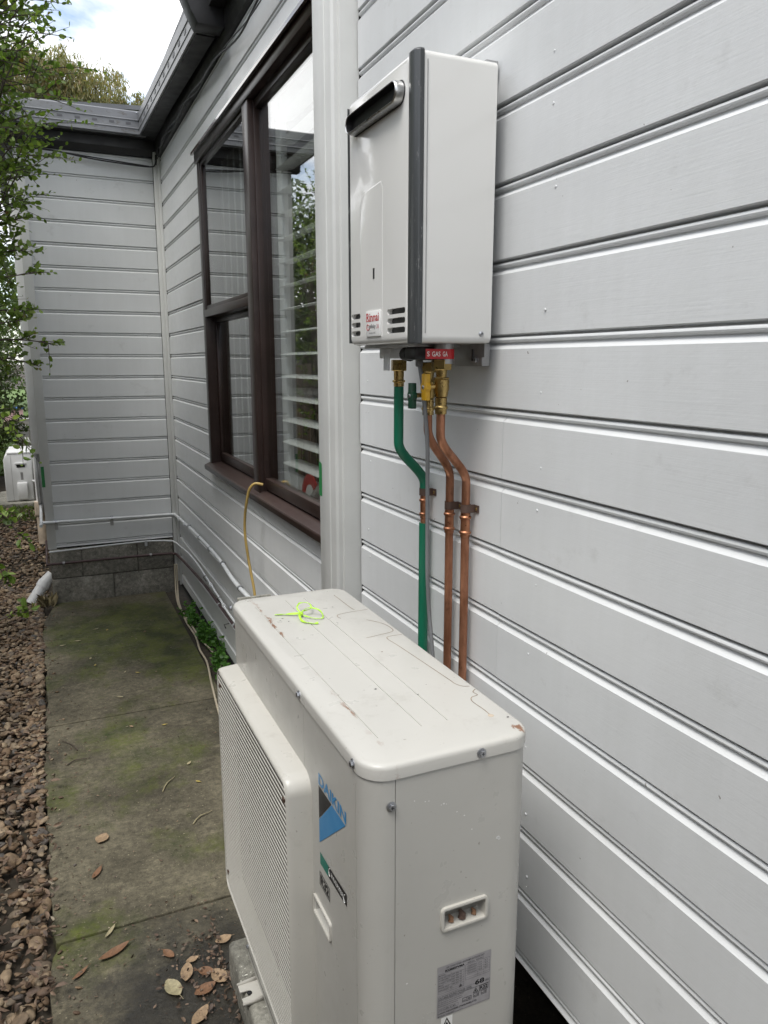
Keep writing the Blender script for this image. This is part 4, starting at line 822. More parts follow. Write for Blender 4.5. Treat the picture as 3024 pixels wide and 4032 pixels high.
# rating label on the end panel
LX, LZ, LW, LH = -.3855, H - 1.1715, .1125, .1075; so_ = (LX, AY0 - .0005, LZ)
flat('rating_label', LABEL, ac, SIDE, so_, [[(0, 0), (LW, 0), (LW, LH), (0, LH)]], .0003)
def lt(s_, u, v, w_, h_, m=INK, b=.01): text('label_writing', s_, m, ac, SIDE, (LX + u, AY0 - .0005, LZ + v), w_, h_, .0007, b)
lt('AIR CONDITIONER HEATPUMP OUTDOOR UNIT', .018, .1000, .080, .0040, INKG); lt('RXM85PVMA', .016, .0935, .040, .0046, INK, .03); lt('SER.No.  E007821', .062, .0945, .034, .0032, INKG)
lt('OUTSIDE SOUND POWER LEVEL', .003, .0395, .070, .0052, INKG); lt('68', .079, .0425, .020, .0105, INK, .03); lt('dBA', .1005, .0430, .0085, .0035, INKG)
lt('DAIKIN INDUSTRIES (THAILAND) LTD.', .002, .0065, .082, .0044, INK, .02); lt('MADE IN THAILAND', .002, .0020, .034, .0032, INKG)
for k, (s_, w_) in enumerate((('MODEL', .014), ('RATED VOLTAGE', .024), ('POWER SUPPLY', .022), ('CURRENT  RATED', .026), ('MAX', .010), ('POWER INPUT', .022), ('REFRIGERANT  R32', .028))): lt(s_, .003, .0875 - k * .0052, w_, .0026, INKG)
for k in range(5): lt('240V  50Hz  9.8', .030, .0825 - k * .0052, .020, .0026, INKG)
for k in range(4): lt('COOLING 8.5kW', .062, .0875 - k * .0052, .020, .0026, INKG); lt('10.0', .086, .0875 - k * .0052, .007, .0026, INKG); lt('8.5', .099, .0875 - k * .0052, .006, .0026, INKG)
for k, w_ in enumerate((.052, .048, .050, .040)): lt('MUST BE INSTALLED AND SERVICED BY QUALIFIED PERSONS', .003, .0345 - k * .0040, w_, .0024, INKG)
lt('IP24  6.2 MPa  4.1 MPa', .005, .0150, .034, .0030, INKG); frame_('label_box', INKG, SIDE, (LX + .0025, AY0 - .0005, LZ + .0135), .042, .0062, .0005, .0006)
for (u, v, w_, h_) in ((.0025, .0505, .053, .042), (.058, .0605, .052, .0325), (.002, .0015, .109, .0365), (.002, .0383, .109, .0085)): frame_('label_rule', INKG, SIDE, (LX + u, AY0 - .0005, LZ + v), w_, h_, .0004, .0005)
flat('label_rule', INKG, ac, SIDE, so_, [[(.0025, .0855 - k * .0052), (.0555, .0855 - k * .0052), (.0555, .0858 - k * .0052), (.0025, .0858 - k * .0052)] for k in range(7)] + [[(.058, .0855 - k * .0052), (.110, .0855 - k * .0052), (.110, .0858 - k * .0052), (.058, .0858 - k * .0052)] for k in range(5)] + [[(.0285, .0505), (.0288, .0505), (.0288, .0905), (.0285, .0905)], [(.084, .0605), (.0843, .0605), (.0843, .093), (.084, .093)], [(.097, .0605), (.0973, .0605), (.0973, .093), (.097, .093)]], .00055)
frame_('label_border', INK, SIDE, (LX + .0885, AY0 - .0005, LZ + .0265), .0195, .0115, .0009, .0006); lt('R32', .0905, .0285, .0155, .0075, INK, .03)
def tri(org, w_, h_, t):
    U, V = org; flat('warning_triangle', INK, ac, SIDE, so_, [[(U, V), (U + w_, V), (U + w_ - t * 1.8, V + t), (U + t * 1.8, V + t)], [(U, V), (U + t * 1.8, V + t), (U + w_ / 2, V + h_ - t * 2), (U + w_ / 2, V + h_)], [(U + w_, V), (U + w_ / 2, V + h_), (U + w_ / 2, V + h_ - t * 2), (U + w_ - t * 1.8, V + t)], [(U + w_ * .42, V + h_ * .18), (U + w_ * .58, V + h_ * .18), (U + w_ * .62, V + h_ * .38), (U + w_ * .5, V + h_ * .62), (U + w_ * .38, V + h_ * .38)]], .0006)
tri((.0755, .0270), .011, .0100, .0009); tri((.045, .0515), .007, .0062, .0007)
flat('warning_field', WPRINT, ac, SIDE, so_, [[(.009, -.036), (.033, -.036), (.033, -.002), (.009, -.002)]], .0002); tri((.0095, -.028), .023, .0245, .0022)
for u, v, w_, h_ in ((.053, .0155, .019, .0085), (.0765, .0170, .012, .0085), (.0925, .0170, .012, .0085)):
    frame_('book_symbol', INK, SIDE, (LX + u, AY0 - .0005, LZ + v), w_, h_, .0008, .0006); flat('book_symbol', INK, ac, SIDE, (LX + u, AY0 - .0005, LZ + v), [[(w_ * .48, 0), (w_ * .52, 0), (w_ * .52, h_), (w_ * .48, h_)], [(w_ * .62, h_ * .3), (w_ * .88, h_ * .3), (w_ * .88, h_ * .42), (w_ * .62, h_ * .42)], [(w_ * .62, h_ * .55), (w_ * .88, h_ * .55), (w_ * .88, h_ * .67), (w_ * .62, h_ * .67)], [(w_ * .12, h_ * .3), (w_ * .38, h_ * .3), (w_ * .38, h_ * .42), (w_ * .12, h_ * .42)]], .0006)
# paint specks on the end panel
for (x, zz, s_) in ((-.434, -.7215, .0013), (-.414, -.728, .0014), (-.407, -.7285, .0012), (-.378, -.741, .0020), (-.383, -.742, .0012), (-.373, -.743, .0010), (-.352, -.763, .0015), (-.337, -.774, .0017), (-.321, -.805, .0016), (-.267, -.836, .0040), (-.264, -.839, .0032), (-.446, -1.073, .0018), (-.20, -.957, .0012)):
    flat('paint_speck', WPRINT, ac, SIDE, (x, AY0 - .0003, H + zz), [[(s_ * random.uniform(.8, 1.2) * math.cos(R(q)), s_ * random.uniform(.7, 1) * math.sin(R(q))) for q in range(0, 360, 45)]], .0004)
# grille
GY0, GY1, GZ1, GZ0, GX = 1.318, 1.985, H - .812, H - 1.500, -.572
def gring(x, ins, r=.040): return [(x, u, v) for u, v in rr(GY0, GY1, GZ0, GZ1, r, 6, ins)]
mb = MB(); mb.loft([gring(AX0 + .002, 0), gring(GX + .016, .003), gring(GX + .007, .0045), gring(GX + .002, .007), gring(GX, .010), gring(GX + .001, .0125), gring(GX + .008, .0135), gring(AX0 - .002, .0135)], False); gf = mb.build('grille_frame', GRILLE, ac, 45)
box('grille_backing', BLACK, ac, AX0 - .006, AX0 - .0005, GY0 + .012, GY1 - .012, GZ0 + .012, GZ1 - .012)
sl = MB(); sl.loft([[(u, y, v) for u, v in ((.0012, -.0031), (.0002, -.0030), (-.0006, -.0016), (-.0006, .0012), (.0000, .0026), (.0010, .0030))] for y in (0, GY1 - GY0 - .026)]); slm = sl.mesh('slat', GRILLE, 50)
zz = GZ0 + .020
while zz < GZ1 - .016:
    inst('slat', slm, ac, (GX + .003, GY0 + .013, zz)); zz += .0132
for y, zz in ((GY0 + .024, GZ1 - .055), (GY0 + .026, GZ0 + .060), (GY1 - .040, GZ0 + .06), (GY1 - .04, GZ1 - .055)): box('grille_clip', SADDLE, ac, GX + .0005, GX + .006, y, y + .012, zz - .004, zz + .004)
# feet
for y in (1.80, 1.16):
    p = [(-.572, y), (-.545, y), (-.545, y + .022), (-.552, y + .030), (-.560, y + .034)]
    ft = MB(); zf = H - 1.7575
    ft.loft([[(x, yy, zb) for x, yy in ((-.505, y), (-.572, y), (-.572, y + .024), (-.548, y + .026), (-.540, y + .032), (-.540, y + .040), (-.548, y + .046), (-.572, y + .048), (-.572, y + .075), (-.505, y + .075))] for zb in (zf, zf + .003)])
    ft.add([(-.505, y, zf), (-.575, y, zf), (-.575, y, zf + .010), (-.505, y, zf + .018)], [(0, 1, 2, 3)]); ft.add([(-.505, y + .075, zf), (-.575, y + .075, zf), (-.575, y + .075, zf + .010), (-.505, y + .075, zf + .018)], [(0, 1, 2, 3)])
    f_ = ft.build('foot', GRILLE, ac, 30); md = f_.modifiers.new('t', 'SOLIDIFY'); md.thickness = .002
    MB().lathe((-.548, y + .036, zf + .003), 'z', [(0, .007), (.002, .007)], 12).build('bolt_hole', BLACK, ac)
box('base_pan', GALV, ac, AX0 + .004, AX1 - .004, AY0 + .02, AY1 - .02, AZB - .019, AZB - .0005, .002)
for y in (1.955, 1.63): screw(ac, FRONT, (AX0 - .0004, y, AZB + .03), .0052, ZINC, True)
for y0, y1, z0, z1 in ((AY0 + .06, AY1 - .05, AZB + .02, AZB + .0215),): box('cabinet_seam', DARKVOID, ac, AX0 - .0006, AX0 + .002, y0, y1, z0, z1)
pad = MB().box(-.560, -.13, .90, 2.065, -.05, H - 1.7585).build('concrete_pad', PAD, None, 35, .018, 3); tag(pad, 'stained concrete pad under the large cream outdoor unit', 'concrete pad')
st = box('timber_offcut', PAD, None, -.500, -.405, 2.0035, 2.010, AZT - .010, AZT + .002, .001); tag(st, 'thin weathered timber strip behind the far edge of the unit top', 'timber strip')
st.rotation_euler = (0, 0, 0)
# neon strapping tie
tie = thing('strapping_tie', 'knotted loop of neon green plastic strapping on the unit top', 'strapping', (-.385, 1.79, AZT))
def ribbon(pts, wdt=.0036, nm='loop'):
    q = spline(pts, 8); rows = []
    for i, p in enumerate(q):
        t = (q[min(i + 1, len(q) - 1)] - q[max(i - 1, 0)]).normalized(); b = t.cross(Vector((0, 0, 1))); b = b.normalized() if b.length > .05 else Vector((1, 0, 0)); b = (b + Vector((0, 0, .8 * math.sin(i * .35)))).normalized()
        n_ = t.cross(b).normalized() * .0006; rows.append([p + b * wdt / 2 + n_, p - b * wdt / 2 + n_, p - b * wdt / 2 - n_, p + b * wdt / 2 - n_])
    mb = MB(); mb.loft(rows); mb.build(nm, NEON, tie, 0)
tx, ty, tz = -.385, 1.79, AZT
ribbon([(tx - .060, ty + .035, tz + .003), (tx - .035, ty + .025, tz + .004), (tx - .005, ty + .006, tz + .008), (tx, ty, tz + .01)], .006, 'tail')
ribbon([(tx, ty, tz + .010), (tx - .004, ty + .02, tz + .018), (tx + .012, ty + .045, tz + .022), (tx + .034, ty + .04, tz + .020), (tx + .032, ty + .014, tz + .014), (tx + .004, ty + .002, tz + .014)])
ribbon([(tx, ty, tz + .010), (tx + .020, ty + .004, tz + .020), (tx + .045, ty - .012, tz + .016), (tx + .046, ty - .040, tz + .005), (tx + .026, ty - .038, tz + .004), (tx + .004, ty - .010, tz + .006)])
ribbon([(tx, ty, tz + .010), (tx - .010, ty - .018, tz + .010), (tx - .010, ty - .045, tz + .004), (tx + .008, ty - .068, tz + .003), (tx + .022, ty - .072, tz + .004)], .0055, 'tail')
MB().lathe((tx, ty, tz + .004), 'z', [(0, .005), (.004, .007), (.009, .004)], 8).build('knot', NEON, tie)

# ================================================================== FAR OUTDOOR UNITS
def far_unit(name, label, x0, x1, y0, y1, h, mat, cover):
    t = thing(name, label, 'air conditioner', ((x0 + x1) / 2, (y0 + y1) / 2, 0), 'small outdoor units along the far wall')
    zb = .06
    p = [(x0 + .07, 1), (x0 + .02, .94), (x0, .86), (x0, .02), (x1, .02), (x1, 1)]
    mb = MB(); mb.loft([[(x, y, zb + h * v) for x, v in p] for y in (y0, y1)]); mb.build('cabinet', mat, t, 40, .012, 3)
    box('top_cover', mat, t, x0 + .05, x1 + .004, y0 - .004, y1 + .004, zb + h * .97, zb + h * 1.01, .006)
    box('plinth', PAD, t, x0 - .12, x1 + .03, y0 - .15, y1 + .2, -.03, zb + .006, .01)
    cx = x0 + (x1 - x0) * .60
    box('handle_rim', WHITE, t, cx - .065, cx + .065, y0 - .014, y0 - .0005, zb + h * .76, zb + h * .80, .004); box('handle_recess', BLACK, t, cx - .05, cx + .05, y0 - .003, y0 - .0004, zb + h * .70, zb + h * .755)
    box('panel_seam', GALV, t, x0 + (x1 - x0) * .26, x0 + (x1 - x0) * .27, y0 - .0012, y0 - .0002, zb + .02, zb + h * .95)
    if cover:
        mb = MB(); mb.loft([[(x, y0 + dy, zz) for x, dy in ((cx - .06, -.001), (cx - .06, -.035 * s), (cx + .06, -.035 * s), (cx + .06, -.001))] for zz, s in ((zb + h * .06, 1), (zb + h * .36, 1), (zb + h * .40, .7))]); mb.build('valve_cover', WHITE, t, 30, .004)
        box('sticker', GALV, t, cx - .01, cx + .02, y0 - .0012, y0 - .0002, zb + h * .45, zb + h * .60)
    else:
        box('sticker', LABEL, t, cx - .055, cx + .055, y0 - .0012, y0 - .0002, zb + h * .42, zb + h * .62)
        for k in range(2): MB().tube(spline([(cx - .02 + k * .05, y0 - .01, zb + h * .38), (cx + .02 + k * .04, y0 - .06, zb + h * .25), (x1 + .02, y0 - .03, zb + h * .18 - k * .06), (x1 + .15, y0 + .05, zb + h * .18 - k * .06)], 6), .014, 8).build('refrigerant_line', WHITE, t)
    for x in (x0 + .05, x1 - .05): box('foot', GALV, t, x - .02, x + .02, y0 + .05, y1 - .05, zb, zb + .03)
    return t
far_unit('outdoor_unit', 'white small outdoor unit on a slab beyond the house corner', -1.485, -1.150, 11.0, 11.78, .655, WHITE, True)
far_unit('outdoor_unit', 'grey outdoor unit farthest away, beyond the white one', -1.535, -1.205, 18.0, 18.8, .62, simple('far_unit_grey', (.30, .29, .27), .5), False)

# ================================================================== VEGETATION
def shrub(name, label, base, cz, hz, rx, ry, ntw, ls, group, lower=None, leafmat=SHLEAF, top_spikes=3, seed=1, lean=(0, 0), edge=1.0):
    global rng
    r = np.random.default_rng(seed); keep = rng; rng = r
    t = thing(name, label, 'shrub', base, group); base = np.array(base); tw = MB(); P = []; D = []; S = []
    stems = []
    for k in range(6):
        a = r.uniform(0, 6.28); top = base + (rx * .5 * math.cos(a) + lean[0], ry * .5 * math.sin(a) + lean[1], cz + hz * r.uniform(.3, .9))
        mid = base + (top - base) * .45 + r.normal(0, .06, 3); pts = spline([base + (math.cos(a) * .05, math.sin(a) * .05, -.05), mid, top], 6)
        tw.tube(pts, [.028 - .021 * i / (len(pts) - 1) for i in range(len(pts))], 6); stems.append(pts)
    def twig(p0, d, ln, n_leaf, thin=.0028):
        d = d / np.linalg.norm(d); c = r.normal(0, .18, 3); pts = [p0 + d * ln * s + c * ln * s * s * .6 + np.array((0, 0, -.10)) * ln * s * s for s in np.linspace(0, 1, 5)]
        tw.tube(pts, [thin, thin * .9, thin * .7, thin * .5, thin * .25], 4, False)
        for s in np.linspace(.18, 1.0, n_leaf):
            i = min(3, int(s * 4)); p = pts[i] + (pts[i + 1] - pts[i]) * (s * 4 - i); dd = d * .5 + r.normal(0, .62, 3) + np.array((0, 0, .05)); P.append(p); D.append(dd); S.append(ls * r.uniform(.6, 1.2) * (1.0 if s < .85 else .7))
    for k in range(ntw):
        while True:
            q = r.uniform(-1, 1, 3); rad = math.sqrt(q[0] ** 2 + q[1] ** 2 + (abs(q[2]) ** 2.6))
            if .25 < rad < 1: break
        lump = 1 + .16 * math.sin(q[2] * 7 + seed) + .10 * math.sin(q[0] * 9 + q[1] * 5)
        p = base + np.array((q[0] * rx * lump + lean[0] * (cz + q[2] * hz) / cz, q[1] * ry * lump + lean[1], cz + q[2] * hz))
        if math.sin(p[2] * 4.1 + p[1] * 5.3 + seed) * math.sin(p[1] * 3.7 + p[0] * 4 + 1.3) > .62: continue
        d = np.array((q[0] * 1.1, q[1] * 1.1, .55 + .3 * q[2])) + r.normal(0, .45, 3)
        twig(p, d, r.uniform(.12, .30), int(r.integers(8, 15)))
        if k % 5 == 0:
            st_ = stems[int(r.integers(0, 6))]; s0 = np.array(st_[int(len(st_) * r.uniform(.4, .95))]); tw.tube([s0, (s0 + p) / 2 + r.normal(0, .04, 3), p], [.008, .006, .003], 4, False)
    for k in range(top_spikes):
        p = base + np.array((r.normal(0, rx * .3) + lean[0], r.normal(0, ry * .3), cz + hz * .85)); twig(p, np.array((r.normal(0, .12), r.normal(0, .12), 1.0)), r.uniform(.5, .8), 26, .004)
    for (p, d, ln, nl) in (lower or []):
        p = np.array(p); d = np.array(d, float); d /= np.linalg.norm(d); c = r.normal(0, .12, 3); q = [p + d * ln * s_ + (c + (0, 0, -.12)) * ln * s_ * s_ for s_ in np.linspace(0, 1, 7)]
        tw.tube(q, [.005, .0044, .0038, .0032, .0026, .002, .0012], 5, False); twig(q[-2], d, ln * .28, 7)
        s1 = np.array(stems[int(r.integers(0, 6))][8]); tw.tube(spline([s1, (s1 + p) / 2 + r.normal(0, .05, 3), p], 4), [.011, .010, .010, .009, .008, .008, .007, .006, .005], 5, False)
        for i in range(1, 6):
            for k in range(2):
                if r.random() < .8: twig(q[i], d * .9 + r.normal(0, .55, 3), ln * r.uniform(.22, .5), max(4, int(nl * .55)))
    tw.build('branches', BARK, t, 60)
    leaves('foliage', np.array(P), np.array(D), np.array(S), .62, leafmat, t, .12); rng = keep
    return t
HG = 'shrubs along the left boundary'
low = [((-1.17, 3.9, H + .34), (1, .0, .35), .24, 13), ((-1.15, 3.9, H + .22), (1, -.1, .15), .25, 14), ((-1.13, 4.0, H + .10), (1, 0, .10), .28, 14), ((-1.17, 3.9, H + .14), (1, .1, .5), .22, 12), ((-1.17, 4.1, H + .46), (1, 0, .5), .23, 12), ((-1.15, 4.0, H + .02), (1, .1, .05), .18, 10), ((-1.18, 4.0, H + .60), (1, 0, .4), .24, 13), ((-1.18, 4.0, H + .78), (1, 0, .4), .22, 13),
       ((-1.18, 3.1, H - .50), (.6, 0, -.55), .17, 8), ((-1.20, 3.0, H - .95), (.6, .1, .35), .15, 7), ((-1.20, 2.9, H - .62), (.5, 0, -.8), .16, 7), ((-1.15, 3.4, H - .15), (.5, 0, -.7), .20, 9)]
for p, d, ln, nl in list(low):
    pass
shrub('boundary_shrub', 'tall small leaved green shrub at the left edge, overhanging the path', (-1.53, 4.15, 0), 3.36, 1.40, .57, .62, 5600, .033, HG, low, seed=3, top_spikes=5)
shrub('boundary_shrub', 'dense green shrub filling the gap behind the overhanging one', (-1.80, 5.35, 0), 3.15, 1.55, .55, .6, 2500, .040, HG, seed=41, top_spikes=3)
shrub('boundary_shrub', 'green shrub behind the nearest ones, level with the far wall', (-2.02, 7.1, 0), 2.9, 1.5, .45, .75, 460, .033, HG, seed=5, top_spikes=5)
shrub('boundary_shrub', 'green shrub at the fence beyond the house corner', (-2.3, 9.2, 0), 2.2, 1.7, .6, .9, 420, .038, HG, seed=8)
shrub('boundary_shrub', 'dark bushy shrub on the left beside the far outdoor units', (-2.0, 13.8, 0), 1.6, 1.45, .62, 1.1, 1500, .055, HG, seed=11, leafmat=DKLEAF)
shrub('boundary_shrub', 'leafy shrub at the back of the lawn', (-3.2, 24.0, 0), 1.7, 1.6, 1.5, 1.6, 520, .085, HG, seed=14, leafmat=DKLEAF)
shrub('boundary_shrub', 'broad dark shrub closing the far end of the lawn', (-1.2, 33.0, 0), 2.3, 2.3, 3.4, 1.8, 800, .13, HG, seed=17, leafmat=DKLEAF)
shrub('boundary_shrub', 'shrub by the fence left of the camera', (-1.95, 0.4, 0), 2.2, 1.4, .40, 1.1, 420, .032, HG, seed=21)
def tree(name, label, base, hgt, lumps, nl, ls, wr, mat, droop, seed, group=None):
    r = np.random.default_rng(seed); global rng; keep = rng; rng = r
    t = thing(name, label, 'tree', base, group); base = np.array(base, float); tk = MB()
    pts = spline([base, base + (.1, 0, hgt * .3), base + (-.05, .1, hgt * .6)], 6); tk.tube(pts, [.22 - .11 * i / (len(pts) - 1) for i in range(len(pts))], 10)
    P = []; D = []; S = []; tot = sum(l[3] ** 2 for l in lumps)
    for (x, y, z, rad) in lumps:
        c = base + (x, y, z); s0 = np.array(pts[-1]); tk.tube(spline([s0, (s0 + c) / 2 + r.normal(0, .2, 3) + (0, 0, -.2), c], 5), [.09, .08, .07, .06, .05, .045, .04, .035, .03, .025, .02], 6, False)
        ncl = int(nl * rad ** 2 / tot / 26)
        for k in range(ncl):
            q = r.normal(size=3); q /= np.linalg.norm(q); q[2] = q[2] * .8 + .1; p = c + q * rad * r.uniform(.5, 1.08)
            if k % 4 == 0: tk.tube([c + (p - c) * .3, p], [.012, .005], 4, False)
            for j in range(26):
                o_ = r.normal(0, 1, 3) * np.array((.14, .14, .16)) * rad * .8; P.append(p + o_); D.append(np.array((r.normal(0, .5), r.normal(0, .5), -droop + r.normal(0, .5)))); S.append(ls * r.uniform(.6, 1.3))
    tk.build('trunk', BARK, t, 60); leaves('crown', np.array(P), np.array(D), np.array(S), wr, mat, t, .15); rng = keep; return t
tree('gum_tree', 'olive brown drooping gum tree rising behind the roof', (0.4, 25, 0), 8.0, [(-1.3, 0, 9.6, .95), (-.2, .3, 9.75, .85), (.75, 0, 9.35, .85), (1.35, .2, 9.0, .6), (-.5, .2, 9.0, .8), (-2.6, 0, 9.5, 1.1), (2.15, 0, 9.15, .55), (2.6, 0, 8.8, .45), (.5, 0, 8.9, .6), (-1.5, 0, 8.6, .7), (2.3, 0, 8.5, .4)], 34000, .13, .24, GUMLEAF, 1.1, 4)
TG = 'trees beyond the fence'
tree('garden_tree', 'rounded green tree beyond the fence, seen mirrored in the window', (-4.2, 15.5, 0), 3.6, [(0, 0, 3.3, 1.5), (-.9, .5, 3.9, 1.2), (.7, -.4, 2.6, 1.0), (.2, .6, 4.6, 1.0)], 9000, .13, .45, DKLEAF, .2, 6, TG)
tree('garden_tree', 'olive tree farther left beyond the fence', (-7.0, 10.5, 0), 4.2, [(0, 0, 4.0, 1.7), (-1.0, 1.2, 4.8, 1.4), (1.0, -1.2, 3.5, 1.2)], 7500, .15, .35, GUMLEAF, .5, 9, TG)
tree('garden_tree', 'green tree left of the path beyond the fence', (-5.6, 5.0, 0), 4.4, [(0, 0, 4.2, 1.5), (-.8, 1.2, 5.0, 1.2), (.3, -1.2, 3.6, 1.1), (.4, 1.3, 3.2, .9)], 8500, .12, .45, DKLEAF, .2, 12, TG)
tree('garden_tree', 'tall dark tree at the far end of the garden', (-5.0, 38, 0), 7.0, [(0, 0, 6.0, 2.6), (2.4, 1, 5.0, 2.2), (-2.2, 0, 5.5, 2.0), (.5, 0, 8.2, 1.8)], 9000, .26, .45, DKLEAF, .2, 15, TG)
# weeds beside the wall
def weed(label, x, y, n, h):
    t = thing('weed', label, 'weed', (x, y, 0), 'nettle like weeds against the wall'); st = MB(); P = []; D = []; S = []; r = rng
    for k in range(n):
        b = np.array((x + r.uniform(-.05, .045), y + r.uniform(-.16, .16), -.02)); hh = h * r.uniform(.6, 1.1); tp = b + (r.uniform(-.06, .02), r.uniform(-.05, .03), hh); st.tube([b, (b + tp) / 2 + (0, 0, .01), tp], [.0022, .0018, .001], 5)
        for s in np.linspace(.25, 1, 6):
            for q in range(3): P.append(b + (tp - b) * s); D.append(np.array((r.normal(), r.normal(), .25))); S.append(.036 * r.uniform(.6, 1.2) * (1.2 - .5 * s))
    st.build('stems', WEEDLEAF, t, 60)['kind'] = 'stuff'; leaves('leaves', np.array(P), np.array(D), np.array(S), .75, WEEDLEAF, t, .1)
weed('bright green weed farthest along the wall beside the cables', -.045, 5.42, 12, .16); weed('bushiest green weed in the middle of the wall base', -.05, 4.98, 14, .16); weed('green weed nearest the cream unit at the wall base', -.055, 4.56, 11, .15); weed('low green weed half hidden by the cream unit', -.05, 4.25, 8, .12)
g_ = thing('grass_tuft', 'tuft of dry grass beside the plinth corner and drain pipe', 'grass tuft', (-1.04, 6.28, 0))
n = 60; leaves('blades', np.column_stack([rng.normal(-1.05, .03, n), rng.normal(6.27, .03, n), np.full(n, 0.0)]), np.column_stack([rng.normal(0, .5, n), rng.normal(0, .5, n), np.ones(n)]), rng.uniform(.05, .13, n), .05, DRYGR, g_, .3)
n = 5200; o = leaves('grass', np.column_stack([rng.uniform(-4, -1.1, n), 14.6 + rng.random(n) ** 1.5 * 16, np.full(n, -.015)]), np.column_stack([rng.normal(0, .4, n), rng.normal(0, .4, n), np.ones(n)]), rng.uniform(.05, .12, n), .10, GRASSM, None, .3); tag(o, 'bright green grass beyond the outdoor units', 'grass')
n = 500; o = leaves('grass', np.column_stack([rng.uniform(-1.75, -1.03, n), rng.uniform(9.9, 11.0, n), np.full(n, -.015)]), np.column_stack([rng.normal(0, .5, n), rng.normal(0, .5, n), np.ones(n)]), rng.uniform(.04, .09, n), .10, GRASSM, None, .3); tag(o, 'sparse green grass in front of the white outdoor unit slab', 'grass')
# ================================================================== FENCE AND FAR THINGS
fn = thing('paling_fence', 'weathered brown paling fence along the left boundary', 'fence', (-2.35, 6, 0))
pm_ = MB().box(-.009, .009, 0, .118, 0, 1.85).mesh('paling', PALING, 0, .002)
y = -3.0
while y < 21: inst('paling', pm_, fn, (-2.35 + random.uniform(-.003, .003), y, random.uniform(-.01, .015)), (0, 0, random.uniform(-.01, .01))); y += .124
for zz in (.35, .95, 1.55): box('rail', PALING, fn, -2.391, -2.360, -3, 21, zz, zz + .07)
for y in np.arange(-2.9, 21, 2.4): box('post', PALING, fn, -2.46, -2.392, y, y + .1, -.2, 1.62)
BRK = simple('brown_brick', (.17, .085, .055), .85, var=.3, vs=(9, 9, 18), bump=.4)
nh = thing('added_shade_house', 'brown house added unseen behind the paling fence to shade the passage', 'house', (-5, -1, 0))  # unseen house added to keep sky light off the lower walls
box('wall', BRK, nh, -8, -3.45, -4.5, 3.0, 0, 2.9); box('fascia', DARKTIM, nh, -8.2, -3.06, -4.7, 3.3, 2.902, 3.08)
mb = MB(); mb.add([(-3.0, -4.8, 3.09), (-3.0, 3.4, 3.09), (-5.8, .8, 4.2), (-5.8, -2.2, 4.2), (-8.6, -4.8, 3.09), (-8.6, 3.4, 3.09)], [(0, 1, 2, 3), (1, 5, 2), (5, 4, 3, 2), (4, 0, 3)]); mb.build('roof', simple('roof_tile', (.13, .07, .05), .8), nh, 0)
gt_ = thing('added_shade_gate', 'tall brown paling gate added behind the camera to block light', 'gate', (-1.2, -2.6, 0))  # unseen gate added to darken the unit's end panel
for k in range(19): box('paling', PALING, gt_, -2.30 + k * .12, -2.30 + k * .12 + .114, -2.61 + random.uniform(-.003, .003), -2.59, .05, 1.95 + random.uniform(-.01, .01))
for zz in (.3, 1.0, 1.7): box('rail', PALING, gt_, -2.32, -.02, -2.655, -2.612, zz, zz + .08)
ns = thing('neighbour_shed', 'pale shed with a cream gutter behind the paling fence', 'shed', (-5.5, 11.5, 0))
CREAM = simple('cream_gutter', (.50, .43, .30), .5); SHW = simple('shed_wall', (.28, .27, .25), .7)
box('wall', SHW, ns, -8.5, -4.4, 16.8, 20.5, 0, 2.35); box('gutter', CREAM, ns, -8.6, -4.22, 16.68, 16.795, 2.42, 2.56, .01); mb = MB(); mb.add([(-8.7, 16.7, 2.57), (-4.2, 16.7, 2.57), (-4.2, 20.8, 3.3), (-8.7, 20.8, 3.3)], [(0, 1, 2, 3)]); q = mb.build('roof', ROOFM, ns, 0); q.modifiers.new('t', 'SOLIDIFY').thickness = .04
pb = thing('storage_tub', 'pale pink storage tub with a blue rim on the far grass', 'tub', (-1.9, 27, 0))
PINK = simple('pink_plastic', (.55, .33, .36), .5); BLUP = simple('blue_plastic', (.06, .16, .42), .5)
mb = MB(); mb.loft([[(x, y, zz) for x, y in ((-2.15 + i, 27 + i), (-1.55 - i, 27 + i), (-1.55 - i, 27.5 - i), (-2.15 + i, 27.5 - i))] for zz, i in ((0, .03), (.42, 0))]); mb.build('body', PINK, pb, 0, .01); box('rim', BLUP, pb, -2.18, -1.52, 26.97, 27.53, .42, .46, .006)
n = 500; ml = thing('mulch_heap', 'small tan heap of wood mulch on the far grass', 'mulch heap', (-1.75, 23.5, 0)); a_ = rng.uniform(0, 6.28, n); q_ = np.sqrt(rng.random(n)); leaves('chips', np.column_stack([-1.75 + .42 * q_ * np.cos(a_), 23.5 + .5 * q_ * np.sin(a_), .22 * (1 - q_) + rng.uniform(0, .03, n)]), rng.normal(size=(n, 3)), rng.uniform(.04, .09, n), .4, LITTER, ml, .1)

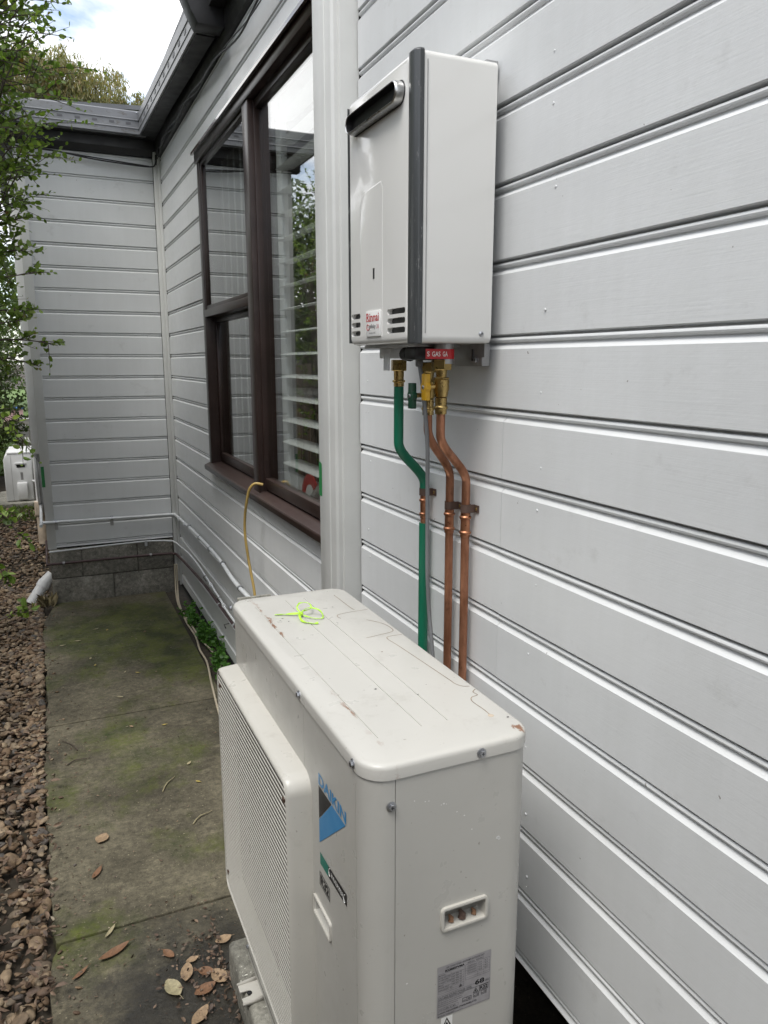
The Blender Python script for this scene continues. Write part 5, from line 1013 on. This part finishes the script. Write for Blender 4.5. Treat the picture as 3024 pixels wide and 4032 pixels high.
# ================================================================== SINGLE FALLEN LEAVES AND TWIGS
def fallen(x, y, ln, wr, rot, mi, label, curl=.18, group='larger fallen leaves on the path'):
    n = 7; rows = []
    for k in range(n):
        s = k / (n - 1); w_ = ln * wr * .5 * (math.sin(math.pi * min(1, s * .94 + .03)) ** .75); zc = .004 + curl * ln * (s - .5) ** 2 * 1.6
        rows.append([(ln * (s - .5), -w_, zc + curl * w_ * 1.1), (ln * (s - .5), -w_ * .5, zc + curl * w_ * .2), (ln * (s - .5), 0, zc - .001), (ln * (s - .5), w_ * .5, zc + curl * w_ * .25), (ln * (s - .5), w_, zc + curl * w_ * random.uniform(.5, 1.5))])
    mb = MB(); mb.loft(rows, False, False); b0 = len(mb.v); mb.tube([(ln * .5, 0, .004 + curl * ln * .4), (ln * .72, ln * .03, .004)], .0009, 5)
    me = mb.mesh('fallen_leaf', FALL[mi], 60); o = bpy.data.objects.new('fallen_leaf', me); reg(o, (x, y, .001)); o.rotation_euler = (0, 0, R(rot)); return tag(o, label, 'leaf', group)
for a in ((-.872, 2.947, .062, .85, 60, 0, 'round pale tan leaf lying alone on the path'), (-.880, 2.30, .105, .30, 25, 1, 'long narrow orange brown leaf on the near path'), (-.728, 2.073, .078, .62, -70, 2, 'pale yellowish leaf on the dark damp patch'), (-.680, 2.118, .074, .52, 75, 0, 'upright oval tan leaf beside the leaf drift'),
          (-.590, 2.062, .066, .72, 110, 0, 'broad tan leaf resting against the concrete pad'), (-.640, 2.030, .070, .6, 20, 1, 'dark brown curled leaf in the drift by the pad'), (-.905, 2.735, .07, .32, 60, 1, 'narrow brown leaf halfway along the near path'), (-.885, 2.40, .060, .22, 55, 2, 'thin pale leaf beside the orange brown leaf'),
          (-.985, 2.25, .062, .25, 40, 1, 'small brown leaf near the pebble edge'), (-.672, 1.94, .075, .5, 45, 0, 'tan leaf at the bottom edge of the picture'), (-.545, 2.21, .055, .7, 10, 0, 'crumpled tan leaf at the far corner of the pad'), (-.625, 2.10, .05, .7, 150, 1, 'dark brown leaf scrap at the top of the drift'), (-.72, 2.22, .05, .55, 120, 1, 'brown crumpled leaf left of the drift'), (-.655, 2.165, .04, .6, 10, 0, 'small tan leaf above the drift')): fallen(*a)
for k, (x, y, mi) in enumerate(((-.55, 4.62, 3), (-.50, 3.85, 3), (-.62, 4.66, 2), (-.78, 4.85, 3), (-.80, 4.98, 2), (-.86, 5.35, 2), (-.96, 5.3, 2), (-.66, 5.5, 3), (-.73, 5.55, 2), (-.42, 5.35, 1), (-.44, 3.22, 3), (-.45, 3.4, 2), (-.68, 4.3, 2), (-.66, 3.9, 0))): fallen(x, y, random.uniform(.024, .040), .5, random.uniform(0, 360), mi, {0: 'small tan leaf lying just before the far slab joint', 1: 'small brown leaf on the moss by the block plinth', 2: 'small pale leaf lying on the mossy far half of the path', 3: 'small yellow leaf lying on the mossy far half of the path'}[mi], .1, 'small leaves on the far path')
for x, y, ln, a, lab in ((-.93, 3.75, .16, 115, 'dark twig poking onto the path from the pebbles, nearer one'), (-.98, 3.62, .11, 20, 'dark twig at the pebble edge, farther left one'), (-.60, 3.2, .14, 60, 'thin straw coloured stalk on the middle of the path'), (-.52, 2.9, .12, 40, 'short brown stalk near the grille')):
    q = MB(); c_, s_ = math.cos(R(a)), math.sin(R(a)); q.tube([(x + c_ * ln * t, y + s_ * ln * t + .012 * math.sin(t * 5), .004 + .004 * math.sin(t * 3)) for t in np.linspace(0, 1, 6)], [.003, .003, .0028, .0024, .002, .0012], 6)
    tag(q.build('twig', BARK if 'dark' in lab else FALL[2], None, 60), lab, 'twig')
